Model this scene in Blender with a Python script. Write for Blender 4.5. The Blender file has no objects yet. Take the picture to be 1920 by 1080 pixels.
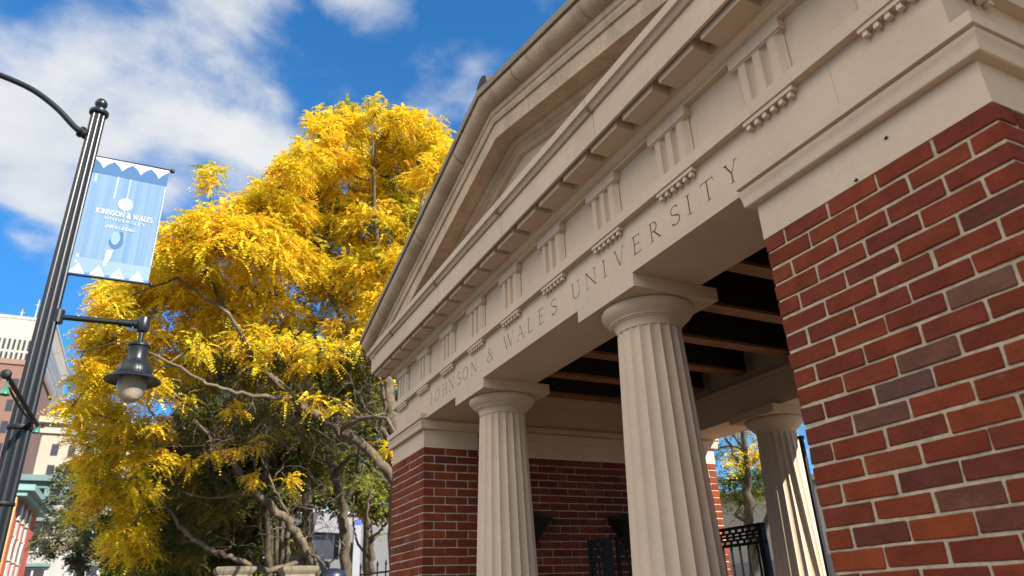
import bpy, bmesh, math, random
import numpy as np
from mathutils import Vector, Matrix, noise as mnoise
R = math.radians
SC = bpy.context.scene
H = 2.87                      # height of the top brick course above the pavement

# ------------------------------------------------------------------ camera, sky, sun, exposure
CAM = np.array([1.7564, -1.9961, -1.2732]); FPX = 1326.65
CR = np.array([0.43335557, 0.90045186, -0.03727472])
CU = np.array([0.38524254, -0.14769556, 0.91091943])
CF = np.array([-0.81473378, 0.40911181, 0.41089705])
cd = bpy.data.cameras.new('camera'); cam = bpy.data.objects.new('camera', cd)
SC.collection.objects.link(cam); SC.camera = cam
cd.sensor_width = 36.0; cd.lens = FPX / 1920 * 36; cd.clip_start = 0.05; cd.clip_end = 3000
M = Matrix.Identity(4)
for i in range(3):
    M[i][0], M[i][1], M[i][2], M[i][3] = CR[i], CU[i], -CF[i], CAM[i] + (H if i == 2 else 0)
cam.matrix_world = M
cd.dof.use_dof = True; cd.dof.focus_distance = 4.2; cd.dof.aperture_fstop = 3.2

SUN_AZ = math.atan2(0.89, 0.45)      # from +y towards +x
SUN_EL = R(35)
sd = Vector((math.sin(SUN_AZ) * math.cos(SUN_EL), math.cos(SUN_AZ) * math.cos(SUN_EL), math.sin(SUN_EL)))
sl = bpy.data.lights.new('sun', 'SUN'); sun = bpy.data.objects.new('sun', sl); SC.collection.objects.link(sun)
sl.energy = 3.3; sl.angle = R(0.5); sl.color = (1.0, 0.92, 0.80)
sun.rotation_euler = sd.to_track_quat('Z', 'Y').to_euler(); sun.location = (20, 30, 40)
SC.view_settings.view_transform = 'Standard'; SC.view_settings.look = 'None'
SC.view_settings.exposure = 2.0; SC.view_settings.gamma = 1.0; SC.view_settings.use_curve_mapping = False

W = bpy.data.worlds.new('World'); SC.world = W; W.use_nodes = True
nt = W.node_tree; nt.nodes.clear(); N = nt.nodes; L = nt.links
def wn(t, **k):
    n = N.new(t)
    for a, b in k.items(): setattr(n, a, b)
    return n
def wmath(op, a, b=None, c=None):
    n = wn('ShaderNodeMath', operation=op)
    for i, x in enumerate((a, b, c)):
        if x is None: continue
        if isinstance(x, (int, float)): n.inputs[i].default_value = x
        else: L.new(x, n.inputs[i])
    return n.outputs[0]
out = wn('ShaderNodeOutputWorld'); bg = wn('ShaderNodeBackground'); L.new(bg.outputs[0], out.inputs[0])
sky = wn('ShaderNodeTexSky', sky_type='NISHITA', sun_disc=False, sun_elevation=SUN_EL, sun_rotation=SUN_AZ,
         air_density=1.0, dust_density=0.0, ozone_density=3.0, altitude=50)
hsv = wn('ShaderNodeHueSaturation'); hsv.inputs['Saturation'].default_value = 1.30; hsv.inputs['Value'].default_value = 1.0
lowz = wn('ShaderNodeMapRange', interpolation_type='SMOOTHSTEP'); lowz.inputs[1].default_value = 0.12; lowz.inputs[2].default_value = 0.62
skm = wn('ShaderNodeMix', data_type='RGBA', blend_type='MULTIPLY'); skm.inputs[0].default_value = 1
deep = wn('ShaderNodeMix', data_type='RGBA'); deep.inputs[6].default_value = (.66, .72, .82, 1); deep.inputs[7].default_value = (1, 1, 1, 1)
L.new(sky.outputs[0], skm.inputs[6]); L.new(deep.outputs[2], skm.inputs[7]); L.new(lowz.outputs[0], deep.inputs[0])
L.new(skm.outputs[2], hsv.inputs['Color'])
geo = wn('ShaderNodeTexCoord'); gen = geo.outputs['Generated']
sep = wn('ShaderNodeSeparateXYZ'); L.new(gen, sep.inputs[0]); L.new(sep.outputs[2], lowz.inputs[0])
dz = wmath('MAXIMUM', wmath('ADD', sep.outputs[2], 0.12), 0.05)
comb = wn('ShaderNodeCombineXYZ')
L.new(wmath('DIVIDE', sep.outputs[0], dz), comb.inputs[0]); L.new(wmath('DIVIDE', sep.outputs[1], dz), comb.inputs[1])
def wnoise(scale, detail, rough, off=0.0, dist=0.0):
    mp = wn('ShaderNodeMapping'); mp.inputs['Location'].default_value = (off, off * 0.7, 0)
    L.new(comb.outputs[0], mp.inputs[0])
    n = wn('ShaderNodeTexNoise'); n.inputs['Scale'].default_value = scale; n.inputs['Detail'].default_value = detail
    n.inputs['Roughness'].default_value = rough; n.inputs['Distortion'].default_value = dist
    L.new(mp.outputs[0], n.inputs['Vector']); return n.outputs[0]
n1 = wnoise(3.0, 10, 0.54, 3.1, 0.2); n2 = wnoise(8.0, 8, 0.52, 7.7); n3 = wnoise(1.6, 4, 0.5, 1.3)
def lobe(d, c0, c1, amp):            # a cloud bank around one direction of the sky
    dp = wn('ShaderNodeVectorMath', operation='DOT_PRODUCT'); dp.inputs[1].default_value = Vector(d).normalized()
    nz = wn('ShaderNodeVectorMath', operation='NORMALIZE'); L.new(gen, nz.inputs[0]); L.new(nz.outputs[0], dp.inputs[0])
    mr = wn('ShaderNodeMapRange', interpolation_type='SMOOTHSTEP')
    L.new(dp.outputs['Value'], mr.inputs[0])
    mr.inputs[1].default_value = math.cos(R(c1)); mr.inputs[2].default_value = math.cos(R(c0))
    mr.inputs[3].default_value = 0; mr.inputs[4].default_value = amp
    return mr.outputs[0]
LOBES = [((-.80, -.145, .585), 2, 14, .50), ((-.778, -.03, .63), 2, 11, .44), ((-.85, -.175, .495), 1, 7, .30),
         ((-.83, .035, .56), 1, 7, .36), ((-.672, .15, .745), .5, 6.5, .42), ((-.735, .09, .675), .5, 5, .25),
         ((-.787, .121, .605), .3, 4.5, .24), ((-.733, .262, .625), 1, 8, .20),
         ((.4, .3, .85), 4, 25, .25)]
FILL_CLOUDS = [((-.30, -.75, .62), 8, 30, .75), ((.35, -.7, .6), 8, 34, .75), ((.85, -.25, .55), 6, 26, .5)]   # unseen clouds added behind the camera, brightened to light the shaded facade
m = None
for lb in LOBES:
    o_ = lobe(*lb); m = o_ if m is None else wmath('MAXIMUM', m, o_)
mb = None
for lb in FILL_CLOUDS:
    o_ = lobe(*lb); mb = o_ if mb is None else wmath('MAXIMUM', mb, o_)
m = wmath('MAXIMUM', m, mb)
dens = wmath('ADD', m, wmath('MULTIPLY', wmath('SUBTRACT', n1, 0.5), 1.6))
dens = wmath('ADD', dens, wmath('MULTIPLY', wmath('SUBTRACT', n2, 0.5), 0.35))
cr_ = wn('ShaderNodeMapRange', interpolation_type='SMOOTHSTEP'); L.new(dens, cr_.inputs[0])
cr_.inputs[1].default_value = 0.12; cr_.inputs[2].default_value = 0.60
hz = wn('ShaderNodeMapRange'); L.new(sep.outputs[2], hz.inputs[0]); hz.inputs[1].default_value = 0.0; hz.inputs[2].default_value = 0.12
cfac = wmath('MULTIPLY', wmath('MULTIPLY', cr_.outputs[0], 0.93), hz.outputs[0])
shade = wn('ShaderNodeMapRange'); L.new(wmath('ADD', wmath('MULTIPLY', n3, 0.7), wmath('MULTIPLY', n2, 0.3)), shade.inputs[0])
shade.inputs[1].default_value = 0.35; shade.inputs[2].default_value = 0.62
cmix = wn('ShaderNodeMix', data_type='RGBA'); L.new(shade.outputs[0], cmix.inputs[0])
CL = 3.6
cmix.inputs[6].default_value = (.80 * CL, .86 * CL, .93 * CL, 1); cmix.inputs[7].default_value = (1.10 * CL, 1.10 * CL, 1.10 * CL, 1)
lit = wn('ShaderNodeMix', data_type='RGBA', blend_type='MULTIPLY'); lit.inputs[0].default_value = 1
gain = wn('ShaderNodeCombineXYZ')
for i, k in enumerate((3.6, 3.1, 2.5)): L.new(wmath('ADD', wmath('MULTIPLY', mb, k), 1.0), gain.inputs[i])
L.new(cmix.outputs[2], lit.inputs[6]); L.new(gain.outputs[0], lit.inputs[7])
mix = wn('ShaderNodeMix', data_type='RGBA')
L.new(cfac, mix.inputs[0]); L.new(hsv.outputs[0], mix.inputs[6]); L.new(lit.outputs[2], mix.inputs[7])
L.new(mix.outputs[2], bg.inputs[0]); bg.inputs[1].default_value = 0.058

# ------------------------------------------------------------------ helpers
def at(u, v, F):
    """point F metres along the view axis behind photo pixel u,v (used to read positions off the survey)"""
    d = CF + (u - 960) / FPX * CR - (v - 540) / FPX * CU
    p = CAM + F * d; return Vector((p[0], p[1], p[2] + H))
def on(ax, val, u, v):
    d = CF + (u - 960) / FPX * CR - (v - 540) / FPX * CU
    t = (val - CAM[ax]) / d[ax]; p = CAM + t * d; return Vector((p[0], p[1], p[2] + H))

class MB:
    def __init__(s, oz=0.0): s.v = []; s.f = []; s.oz = oz; s.c = []
    def add(s, vs, fs, col=None):
        b = len(s.v); s.v += [(x, y, z + s.oz) for x, y, z in vs]; s.f += [tuple(b + i for i in f) for f in fs]
        if col is not None: s.c += [col] * len(fs)
    def box(s, x0, x1, y0, y1, z0, z1, col=None):
        s.add([(x0, y0, z0), (x1, y0, z0), (x1, y1, z0), (x0, y1, z0), (x0, y0, z1), (x1, y0, z1), (x1, y1, z1), (x0, y1, z1)],
              [(3, 2, 1, 0), (4, 5, 6, 7), (0, 1, 5, 4), (1, 2, 6, 5), (2, 3, 7, 6), (3, 0, 4, 7)], col)
    def bbox(s, x0, x1, y0, y1, z0, z1, b, rng, col=None, jit=0.0):
        """a box with chamfered edges, each vertex a little off: one hand made brick"""
        vs = []; idx = {}
        for sx in (0, 1):
            for sy in (0, 1):
                for sz in (0, 1):
                    X, Y, Z = (x0, x1)[sx], (y0, y1)[sy], (z0, z1)[sz]
                    ix, iy, iz = (1 - 2 * sx) * b, (1 - 2 * sy) * b, (1 - 2 * sz) * b
                    jx, jy, jz = [rng.uniform(-jit, jit) for _ in range(3)]
                    for k in range(3):
                        idx[sx, sy, sz, k] = len(vs)
                        vs.append((X + (0 if k == 0 else ix) + jx, Y + (0 if k == 1 else iy) + jy, Z + (0 if k == 2 else iz) + jz))
        fs = []
        I = lambda a, k: idx[a[0], a[1], a[2], k]
        for k in range(3):
            o = [i for i in range(3) if i != k]
            for sd_ in (0, 1):
                q = []
                for a, c in ((0, 0), (1, 0), (1, 1), (0, 1)):
                    t = [0, 0, 0]; t[k] = sd_; t[o[0]] = a; t[o[1]] = c; q.append(I(t, k))
                flip = (sd_ == 0) != (k == 1)
                fs.append(tuple(q[::-1] if flip else q))
        for k in range(3):
            o = [i for i in range(3) if i != k]
            for a in (0, 1):
                for c in (0, 1):
                    t0 = [0, 0, 0]; t1 = [0, 0, 0]; t0[o[0]] = t1[o[0]] = a; t0[o[1]] = t1[o[1]] = c; t1[k] = 1
                    fs.append((I(t0, o[0]), I(t1, o[0]), I(t1, o[1]), I(t0, o[1])))
        for a in (0, 1):
            for c in (0, 1):
                for e in (0, 1): fs.append(tuple(I((a, c, e), k) for k in range(3)))
        s.add(vs, fs, col)
    def ring(s, prof, x0, x1, y0, y1):
        """closed profile of (outward offset, z) swept round a rectangle with mitred corners"""
        n = len(prof); vs = []
        for cx, cy, sx, sy in ((x0, y0, -1, -1), (x1, y0, 1, -1), (x1, y1, 1, 1), (x0, y1, -1, 1)):
            for o, z in prof: vs.append((cx + sx * o, cy + sy * o, z))
        fs = [(c * n + i, ((c + 1) % 4) * n + i, ((c + 1) % 4) * n + (i + 1) % n, c * n + (i + 1) % n) for c in range(4) for i in range(n)]
        s.add(vs, fs)
    def prism(s, poly, y0, y1, ax='y'):
        """polygon of (a, z) extruded along y (or x)"""
        n = len(poly); vs = []
        for t in (y0, y1):
            for a, z in poly: vs.append((a, t, z) if ax == 'y' else (t, a, z))
        s.add(vs, [tuple(range(n)), tuple(range(2 * n - 1, n - 1, -1))] + [(i + n, (i + 1) % n + n, (i + 1) % n, i) for i in range(n)])
    def lathe(s, prof, cx, cy, n=32, rf=None, caps=True):
        vs = []; m_ = len(prof)
        for r, z in prof:
            for k in range(n):
                a = 2 * math.pi * k / n; rr = rf(r, z, a) if rf else r
                vs.append((cx + rr * math.cos(a), cy + rr * math.sin(a), z))
        fs = [(j * n + k, j * n + (k + 1) % n, (j + 1) * n + (k + 1) % n, (j + 1) * n + k) for j in range(m_ - 1) for k in range(n)]
        if caps: fs += [tuple(range(n - 1, -1, -1)), tuple(range((m_ - 1) * n, m_ * n))]
        s.add(vs, fs)
    def tube(s, pts, rads, n=8, caps=True):
        pts = [Vector(p) for p in pts]; vs = []; up = Vector((0.31, 0.17, 0.93))
        for i, p in enumerate(pts):
            t = (pts[min(i + 1, len(pts) - 1)] - pts[max(i - 1, 0)]).normalized()
            a = t.cross(up)
            if a.length < 1e-3: a = t.cross(Vector((1, 0, 0)))
            a.normalize(); b_ = t.cross(a); r = rads[i] if hasattr(rads, '__len__') else rads
            for k in range(n):
                q = p + r * (math.cos(2 * math.pi * k / n) * a + math.sin(2 * math.pi * k / n) * b_); vs.append(tuple(q))
        fs = [(j * n + k, j * n + (k + 1) % n, (j + 1) * n + (k + 1) % n, (j + 1) * n + k) for j in range(len(pts) - 1) for k in range(n)]
        if caps: fs += [tuple(range(n - 1, -1, -1)), tuple(range((len(pts) - 1) * n, len(pts) * n))]
        s.add(vs, fs)
    def build(s, name, mat, parent=None, smooth=False, fixn=True):
        me = bpy.data.meshes.new(name); me.from_pydata(s.v, [], s.f)
        if s.c:
            at_ = me.attributes.new('bc', 'FLOAT_COLOR', 'FACE')
            at_.data.foreach_set('color', np.array([(*c, 1) for c in s.c], 'f').ravel())
        if fixn:
            bm = bmesh.new(); bm.from_mesh(me); bmesh.ops.recalc_face_normals(bm, faces=bm.faces); bm.to_mesh(me); bm.free()
        if smooth:
            me.polygons.foreach_set('use_smooth', [True] * len(me.polygons))
            if smooth is not True: me.set_sharp_from_angle(angle=R(smooth))
        o = bpy.data.objects.new(name, me); SC.collection.objects.link(o)
        if mat: me.materials.append(mat)
        if parent: o.parent = parent; o.matrix_parent_inverse = Matrix.Translation(-Vector(parent.location)) if parent.type == 'EMPTY' else Matrix.Identity(4)
        return o
def thing(name, label, cat, loc=(0, 0, 0), group=None):
    o = bpy.data.objects.new(name, None); SC.collection.objects.link(o); o.location = loc; o.empty_display_size = .2
    o['label'] = label; o['category'] = cat
    if group: o['group'] = group
    return o
def tag(o, label, cat, group=None):
    o['label'] = label; o['category'] = cat
    if group: o['group'] = group
    return o
def part(o, parent):
    o.parent = parent
    if parent.type == 'EMPTY': o.matrix_parent_inverse = Matrix.Translation(-Vector(parent.location))
    return o
def dup(o, parent=None, off=(0, 0, 0)):
    c = o.copy(); SC.collection.objects.link(c)
    for k in ('label', 'category', 'group'):
        pass
    if parent is not None: c.parent = parent; c.matrix_parent_inverse = o.matrix_parent_inverse.copy()
    c.location = Vector(o.location) + Vector(off)
    for ch in list(o.children): dup(ch, c)
    return c

# ------------------------------------------------------------------ materials
def mat(name, base, rough=.8, noise=0.0, scale=8, bump=0.0, bscale=60, metal=0.0, attr=None, spec=.4, stain=None, tint=None, coat=0):
    m_ = bpy.data.materials.new(name); m_.use_nodes = True; t = m_.node_tree; b = t.nodes['Principled BSDF']
    b.inputs['Roughness'].default_value = rough; b.inputs['Metallic'].default_value = metal
    b.inputs['Specular IOR Level'].default_value = spec; b.inputs['Coat Weight'].default_value = coat
    co = t.nodes.new('ShaderNodeTexCoord').outputs['Object']
    def nz(sc, det=6, ro=.6):
        n = t.nodes.new('ShaderNodeTexNoise'); n.inputs['Scale'].default_value = sc; n.inputs['Detail'].default_value = det
        n.inputs['Roughness'].default_value = ro; t.links.new(co, n.inputs['Vector']); return n.outputs[0]
    def mixc(kind, fac, a, bb):
        x = t.nodes.new('ShaderNodeMix'); x.data_type = 'RGBA'; x.blend_type = kind
        for i, q in ((0, fac), (6, a), (7, bb)):
            if hasattr(q, 'is_linked'): t.links.new(q, x.inputs[i])
            else: x.inputs[i].default_value = q if i == 0 else (*q, 1)
        return x.outputs[2]
    def rampf(src, lo, hi, a=0., bb=1.):
        r_ = t.nodes.new('ShaderNodeMapRange'); t.links.new(src, r_.inputs[0])
        for i, q in enumerate((lo, hi, a, bb)): r_.inputs[i + 1].default_value = q
        return r_.outputs[0]
    if attr:
        a_ = t.nodes.new('ShaderNodeAttribute'); a_.attribute_name = attr; col = a_.outputs['Color']
    else:
        r_ = t.nodes.new('ShaderNodeRGB'); r_.outputs[0].default_value = (*base, 1); col = r_.outputs[0]
    if noise:
        dark = tuple(x * (1 - noise) for x in ((1, 1, 1)))
        col = mixc('MULTIPLY', 1.0, col, mixc('MIX', rampf(nz(scale), .3, .7), dark, (1 + noise * .4,) * 3))
        col = mixc('MULTIPLY', 1.0, col, mixc('MIX', rampf(nz(scale * 14, 3), .3, .7), (1 - noise * .6,) * 3, (1 + noise * .2,) * 3))
    if stain:
        for (sc, lo, hi, amt, sctint) in stain:
            mp = t.nodes.new('ShaderNodeMapping'); t.links.new(co, mp.inputs[0]); mp.inputs['Scale'].default_value = sc
            n = t.nodes.new('ShaderNodeTexNoise'); n.inputs['Scale'].default_value = 1; n.inputs['Detail'].default_value = 8
            n.inputs['Roughness'].default_value = .65
            t.links.new(mp.outputs[0], n.inputs['Vector'])
            col = mixc('MIX', rampf(n.outputs[0], lo, hi, 0, amt), col, sctint)
    t.links.new(col, b.inputs['Base Color'])
    if bump:
        bp = t.nodes.new('ShaderNodeBump'); bp.inputs['Strength'].default_value = bump; bp.inputs['Distance'].default_value = .004
        t.links.new(nz(bscale, 8, .7), bp.inputs['Height']); t.links.new(bp.outputs[0], b.inputs['Normal'])
    return m_
STONE = mat('limestone', (.565, .43, .312), .88, .09, 2.2, .30, 120,
            stain=[((1.7, 1.7, 1.6), .54, .74, .42, (.39, .29, .20)), ((5, 5, 3.5), .60, .76, .35, (.34, .255, .18)), ((11, 11, .9), .60, .82, .28, (.62, .51, .40)), ((16, 16, 1.2), .62, .78, .35, (.34, .255, .18))])
STONE_W = mat('weathered limestone', (.52, .385, .26), .9, .22, 3.5, .5, 90,
              stain=[((3, 5, 1.6), .48, .70, .65, (.27, .20, .14)), ((7, 4, 2.5), .56, .72, .5, (.20, .165, .13)), ((16, 9, 2), .60, .76, .45, (.60, .52, .42))])
GROOVE = mat('groove shade stone', (.25, .19, .13), .95, .2, 6)  # darker colour stands in for shade inside the V-cut letters
BRICK = mat('brick', (.2, .05, .03), .92, .30, 11, .9, 110, attr='bc', spec=.2, stain=[((9, 9, 14), .62, .80, .40, (.26, .14, .095)), ((14, 14, 20), .60, .76, .45, (.075, .026, .018)), ((60, 60, 60), .68, .76, .55, (.33, .20, .14))])
MORTAR = mat('mortar', (.52, .415, .29), .95, .35, 20, .9, 160)
WOOD = mat('joist timber', (.31, .14, .058), .7, .35, 6, .3, 40)
DECK = mat('roof boards and joist shade', (.022, .015, .011), .9, .3, 5)
IRON = mat('black iron', (.010, .010, .011), .55, .1, 12, .15, 80, spec=.25)
LAMPM = mat('lamp paint', (.008, .010, .013), .34, .15, 9, .12, 60, spec=.4)
COPPER = mat('copper edge', (.30, .23, .155), .7, .25, 3, stain=[((1.1, 3, 3), .56, .68, .7, (.19, .24, .18))])
ROOFM = mat('slate roof', (.07, .07, .075), .8, .3, 6, .4, 30)
BARK = mat('bark', (.15, .112, .078), .95, .5, 6, 1.0, 40, stain=[((9, 9, 4), .46, .62, .75, (.075, .06, .038)), ((14, 14, 8), .6, .7, .5, (.30, .27, .2))])
BARKD = mat('dark bark', (.085, .07, .045), .95, .45, 6, 1.0, 40, stain=[((7, 7, 3.5), .52, .66, .6, (.19, .17, .10))])
ASPH = mat('asphalt', (.06, .058, .055), .9, .25, 3, .3, 120)
PAVE = mat('paving', (.20, .155, .11), .9, .2, 2, .2, 60)
def foliage(name, trans=.5):
    m_ = bpy.data.materials.new(name); m_.use_nodes = True; t = m_.node_tree; t.nodes.clear()
    o = t.nodes.new('ShaderNodeOutputMaterial'); a = t.nodes.new('ShaderNodeAttribute'); a.attribute_name = 'bc'
    d = t.nodes.new('ShaderNodeBsdfPrincipled'); d.inputs['Roughness'].default_value = .6; d.inputs['Specular IOR Level'].default_value = .25
    tr = t.nodes.new('ShaderNodeBsdfTranslucent'); mx = t.nodes.new('ShaderNodeMixShader'); mx.inputs[0].default_value = trans
    t.links.new(a.outputs['Color'], d.inputs['Base Color']); t.links.new(a.outputs['Color'], tr.inputs['Color'])
    t.links.new(d.outputs[0], mx.inputs[1]); t.links.new(tr.outputs[0], mx.inputs[2]); t.links.new(mx.outputs[0], o.inputs[0])
    return m_
LEAF = foliage('leaf', .38)

# ------------------------------------------------------------------ the setting
g = MB()
g.add([(-900, -900, 0), (900, -900, 0), (900, 900, 0), (-900, 900, 0)], [(0, 1, 2, 3)])
o = g.build('ground', mat('earth and lawn', (.10, .10, .05), .95, .3, .6)); o['kind'] = 'structure'
g = MB(); g.box(-300, 200, -5.2, 30, -.3, .14); o = g.build('pavement', PAVE); o['kind'] = 'structure'
g = MB(); g.box(-300, 200, -5.36, -5.2, -.3, .15); o = g.build('kerb', mat('granite kerb', (.32, .31, .3), .8, .2, 8)); o['kind'] = 'structure'
g = MB(); g.box(-300, 200, -16, -5.36, -.3, .004); o = g.build('road', ASPH); o['kind'] = 'structure'
g = MB(); g.box(-300, 200, -30, -16, -.3, .14); o = g.build('far_pavement', PAVE); o['kind'] = 'structure'

# ------------------------------------------------------------------ the gateway pavilion
T = 3.18; PX0, PX1 = -4.924, -4.02; AX0, AX1 = -4.83, .875
pav = thing('gateway_pavilion', 'limestone and red brick gateway pavilion with fluted columns, incised lettering and a gable', 'pavilion', (-2, T / 2, 0))
CO = .0677; BL, BH, BD, JT = .1932, .0579, .0925, .0099
PAL = [((.195, .038, .0155), 40), ((.17, .035, .0165), 30), ((.22, .048, .0155), 12), ((.145, .033, .020), 8), ((.12, .034, .024), 3), ((.18, .062, .036), 2)]
def bcol(rng):
    t = rng.random() * sum(w for _, w in PAL)
    for c, w in PAL:
        t -= w
        if t < 0: break
    k = rng.uniform(.86, 1.14); return tuple(x * k * rng.uniform(.95, 1.05) for x in c)
NC = 43
GREY, PURP, ORNG = (.165, .072, .045), (.125, .035, .023), (.205, .046, .0165)
# bricks of the near pier's street face that stand out by their colour: (course, place counted from the left) -> colour
ODD = {(7, 3): GREY, (9, 2): (.155, .062, .038), (10, 2): (.12, .058, .042), (11, 1): (.14, .060, .039), (15, 2): (.15, .052, .034), (16, 3): (.14, .044, .030), (4, 4): PURP, (10, 0): PURP, (12, 0): PURP,
       (1, 1): ORNG, (13, 1): ORNG, (14, 2): PURP, (16, 1): PURP, (2, 0): ORNG, (14, 0): ORNG}
def pier_bricks(x0, y0, seed, flip=False, odd=None):
    """five-brick pinwheel courses round a mortar core"""
    rng = random.Random(seed); b = MB(H); w, d = BD + 4 * (BL + JT), BD + 2 * (BL + JT)
    for c in range(NC):
        z1 = -c * CO - rng.uniform(0, .001); z0 = z1 - BH
        jit = lambda: rng.uniform(-.0018, .0018)
        runs = []
        st = BL + JT
        fx = [(BD + JT + i * st, BD + JT + i * st + BL) for i in range(4)]
        ev = (c % 2 == 0) != flip
        if ev:
            for i, (a, e) in enumerate(fx): runs.append((a, e, 0, BD, i + 1))
            for i in range(2): runs.append((w - BD, w, BD + JT + i * st, BD + JT + i * st + BL, -1))
            for (a, e) in fx: runs.append((w - e, w - a, d - BD, d, -1))
            for i in range(2): runs.append((0, BD, d - BD - JT - i * st - BL, d - BD - JT - i * st, 0 if i == 1 else -1))
        else:
            for i, (a, e) in enumerate(fx): runs.append((w - e, w - a, 0, BD, 3 - i))
            for i in range(2): runs.append((0, BD, BD + JT + i * st, BD + JT + i * st + BL, -1))
            for (a, e) in fx: runs.append((a, e, d - BD, d, -1))
            for i in range(2): runs.append((w - BD, w, d - BD - JT - i * st - BL, d - BD - JT - i * st, 4 if i == 1 else -1))
        for a, e, f, h, k in runs:
            col = bcol(rng)
            while odd and k >= 0 and (col[0] < .13 or col[1] > .058): col = bcol(rng)
            if odd and (c, k) in odd: col = odd[c, k]
            j1, j2 = jit(), jit(); q = rng.uniform(-.0025, .002)
            b.bbox(x0 + a + j1, x0 + e + j2, y0 + f + q, y0 + h + q, z0 + jit(), z1 + jit() * .6, .003, rng, col, .0016)
    return b
def mortar_core(m_, x0, x1, y0, y1, z1=.001): m_.box(x0, x1, y0, y1, -H, z1)
piers = []
for (x0, y0, seed, fl, od) in ((0, 0, 11, False, ODD), (PX0, 0, 12, True, None), (0, T - .498, 13, True, None), (PX0, T - .498, 14, False, None)):
    o = pier_bricks(x0, y0, seed, fl, od).build('brick_pier', BRICK, pav); piers.append(o)
    if od:                                   # the near pier: worn, uneven arrises
        bm = bmesh.new(); bm.from_mesh(o.data); bmesh.ops.subdivide_edges(bm, edges=[e for e in bm.edges if e.calc_length() > .03], cuts=5, use_grid_fill=True)
        for v in bm.verts:
            c_ = v.co; n_ = mnoise.noise_vector(c_ * 38) * .0011 + mnoise.noise_vector(c_ * 120) * .0007; v.co = c_ + n_
        bm.to_mesh(o.data); bm.free()
    c = MB(H); mortar_core(c, x0 + .005, x0 + .899, y0 + .005, y0 + .493); c.build('mortar', MORTAR, o)
    k = MB(H); x1, y1 = x0 + .904, y0 + .498
    k.ring([(0.001, .001), (.001, .153), (-.2, .153), (-.2, .001)], x0, x1, y0, y1)          # plain block
    prof = [(-.2, .154), (.028, .154), (.034, .157), (.036, .163), (.0362, .176), (.038, .190), (.042, .203), (.047, .213), (.049, .222), (.030, .224), (.030, .240), (-.2, .240)]
    k.ring(prof, x0, x1, y0, y1)
    k.ring([(-.25, .2405), (.050, .2405), (.050, .284), (.008, .292), (-.25, .292)], x0, x1, y0, y1)
    # thin bed joint between cap and brickwork
    k.build('pier_cap', STONE, o, 25)
for u, v in ((1605, 338), (1661, 259)):
    q = on(1, -.004, u, v); b = MB(); b.box(q.x - .006, q.x + .006, q.y - .003, q.y + .004, q.z - .002, q.z + .002); b.box(q.x + .001, q.x + .004, q.y - .004, q.y + .004, q.z - .004, q.z + .006); b.build('wire_clip', IRON, piers[0])
# brick infill walls between front and rear piers on both sides
def wall_bricks(xf, seed):
    rng = random.Random(seed); b = MB(H); y0, y1 = .498, T - .498
    for c in range(NC):
        z1 = -c * CO; y = y0 + (JT if c % 2 == 0 else -(BL / 2)); 
        while y < y1 - .02:
            a, e = max(y, y0 + .003), min(y + BL, y1 - .003)
            if e - a > .015:
                q = rng.uniform(-.002, .002)
                b.bbox(xf - .2 + q, xf + q, a + rng.uniform(-.0015, .0015), e + rng.uniform(-.0015, .0015), z1 - BH, z1 + rng.uniform(-.001, .001), .0035, rng, bcol(rng), .001)
            y += BL + JT
    return b
for xf, seed in ((-4.23, 21), (.43, 22)):
    o = wall_bricks(xf, seed).build('brick_wall', BRICK, pav)
    c = MB(H); mortar_core(c, xf - .192, xf - .008, .499, T - .499); c.build('mortar', MORTAR, o)
    k = MB(H); yy0, yy1 = .455, T - .455
    for s_, xs in ((1, xf), (-1, xf - .2)):
        xa = lambda o_: xs + s_ * o_
        poly = [(0, .002), (0, .153), (.030, .154), (.035, .162), (.036, .178), (.040, .203), (.046, .222), (.026, .224), (.026, .240), (.042, .241), (.042, .286), (0, .292)]
        k.prism([(xa(a), z) for a, z in poly] + [(xf - .1, .292), (xf - .1, .002)], .50, T - .50)
    k.build('wall_coping', STONE, o)

# columns
FL = 20
def fluted(r, z, a):
    ph = (a * FL / (2 * math.pi)) % 1.0
    depth = .068 * r / .17 * .17 * math.sin(math.pi * ph) ** .8 * .92
    top = min(1, max(0, (.052 - z) / .028)); top = math.sqrt(max(0, 1 - (1 - top) ** 2))
    return r - depth * top
def column(cx, cy):
    b = MB(H); zs = [-2.87 + .12, -2.6, -2.2, -1.8, -1.4, -1.1, -.8, -.5, -.25, -.05, .005, .024, .030, .036, .042, .047, .052]
    rz = lambda z: .1715 + .046 * max(0, .04 - z) / 1.15 * (1 - .10 * (max(0, .04 - z) / 2.9))
    b.lathe([(rz(z), z) for z in zs], cx, cy, FL * 10, fluted)
    c = b.build('column', STONE, pav, 30)
    b = MB(H)
    prof = [(.10, .030), (.1712, .040), (.1725, .0535), (.1765, .066), (.184, .078), (.188, .0815), (.192, .0822), (.1925, .086), (.1955, .0865), (.1985, .0905), (.202, .0912), (.2025, .095),
            (.212, .102), (.2285, .116), (.241, .130), (.2485, .145), (.2495, .156), (.246, .165), (.238, .171), (.1, .1715)]
    b.lathe(prof, cx, cy, 96); b.build('capital', STONE, c, 50)
    b = MB(H); b.box(cx - .272, cx + .272, cy - .272, cy + .270, .171, .2425); b.build('abacus', STONE, c)
    b = MB(H); b.lathe([(.31, -2.87), (.31, -2.78), (.33, -2.77), (.33, -2.75)], cx, cy, 48); b.build('column_base', STONE, c)
for cx, cy in ((-1.131, .2715), (-3.012, .2715), (-2.872, T - .2715), (-1.07, T - .2715)): column(cx, cy)

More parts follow.
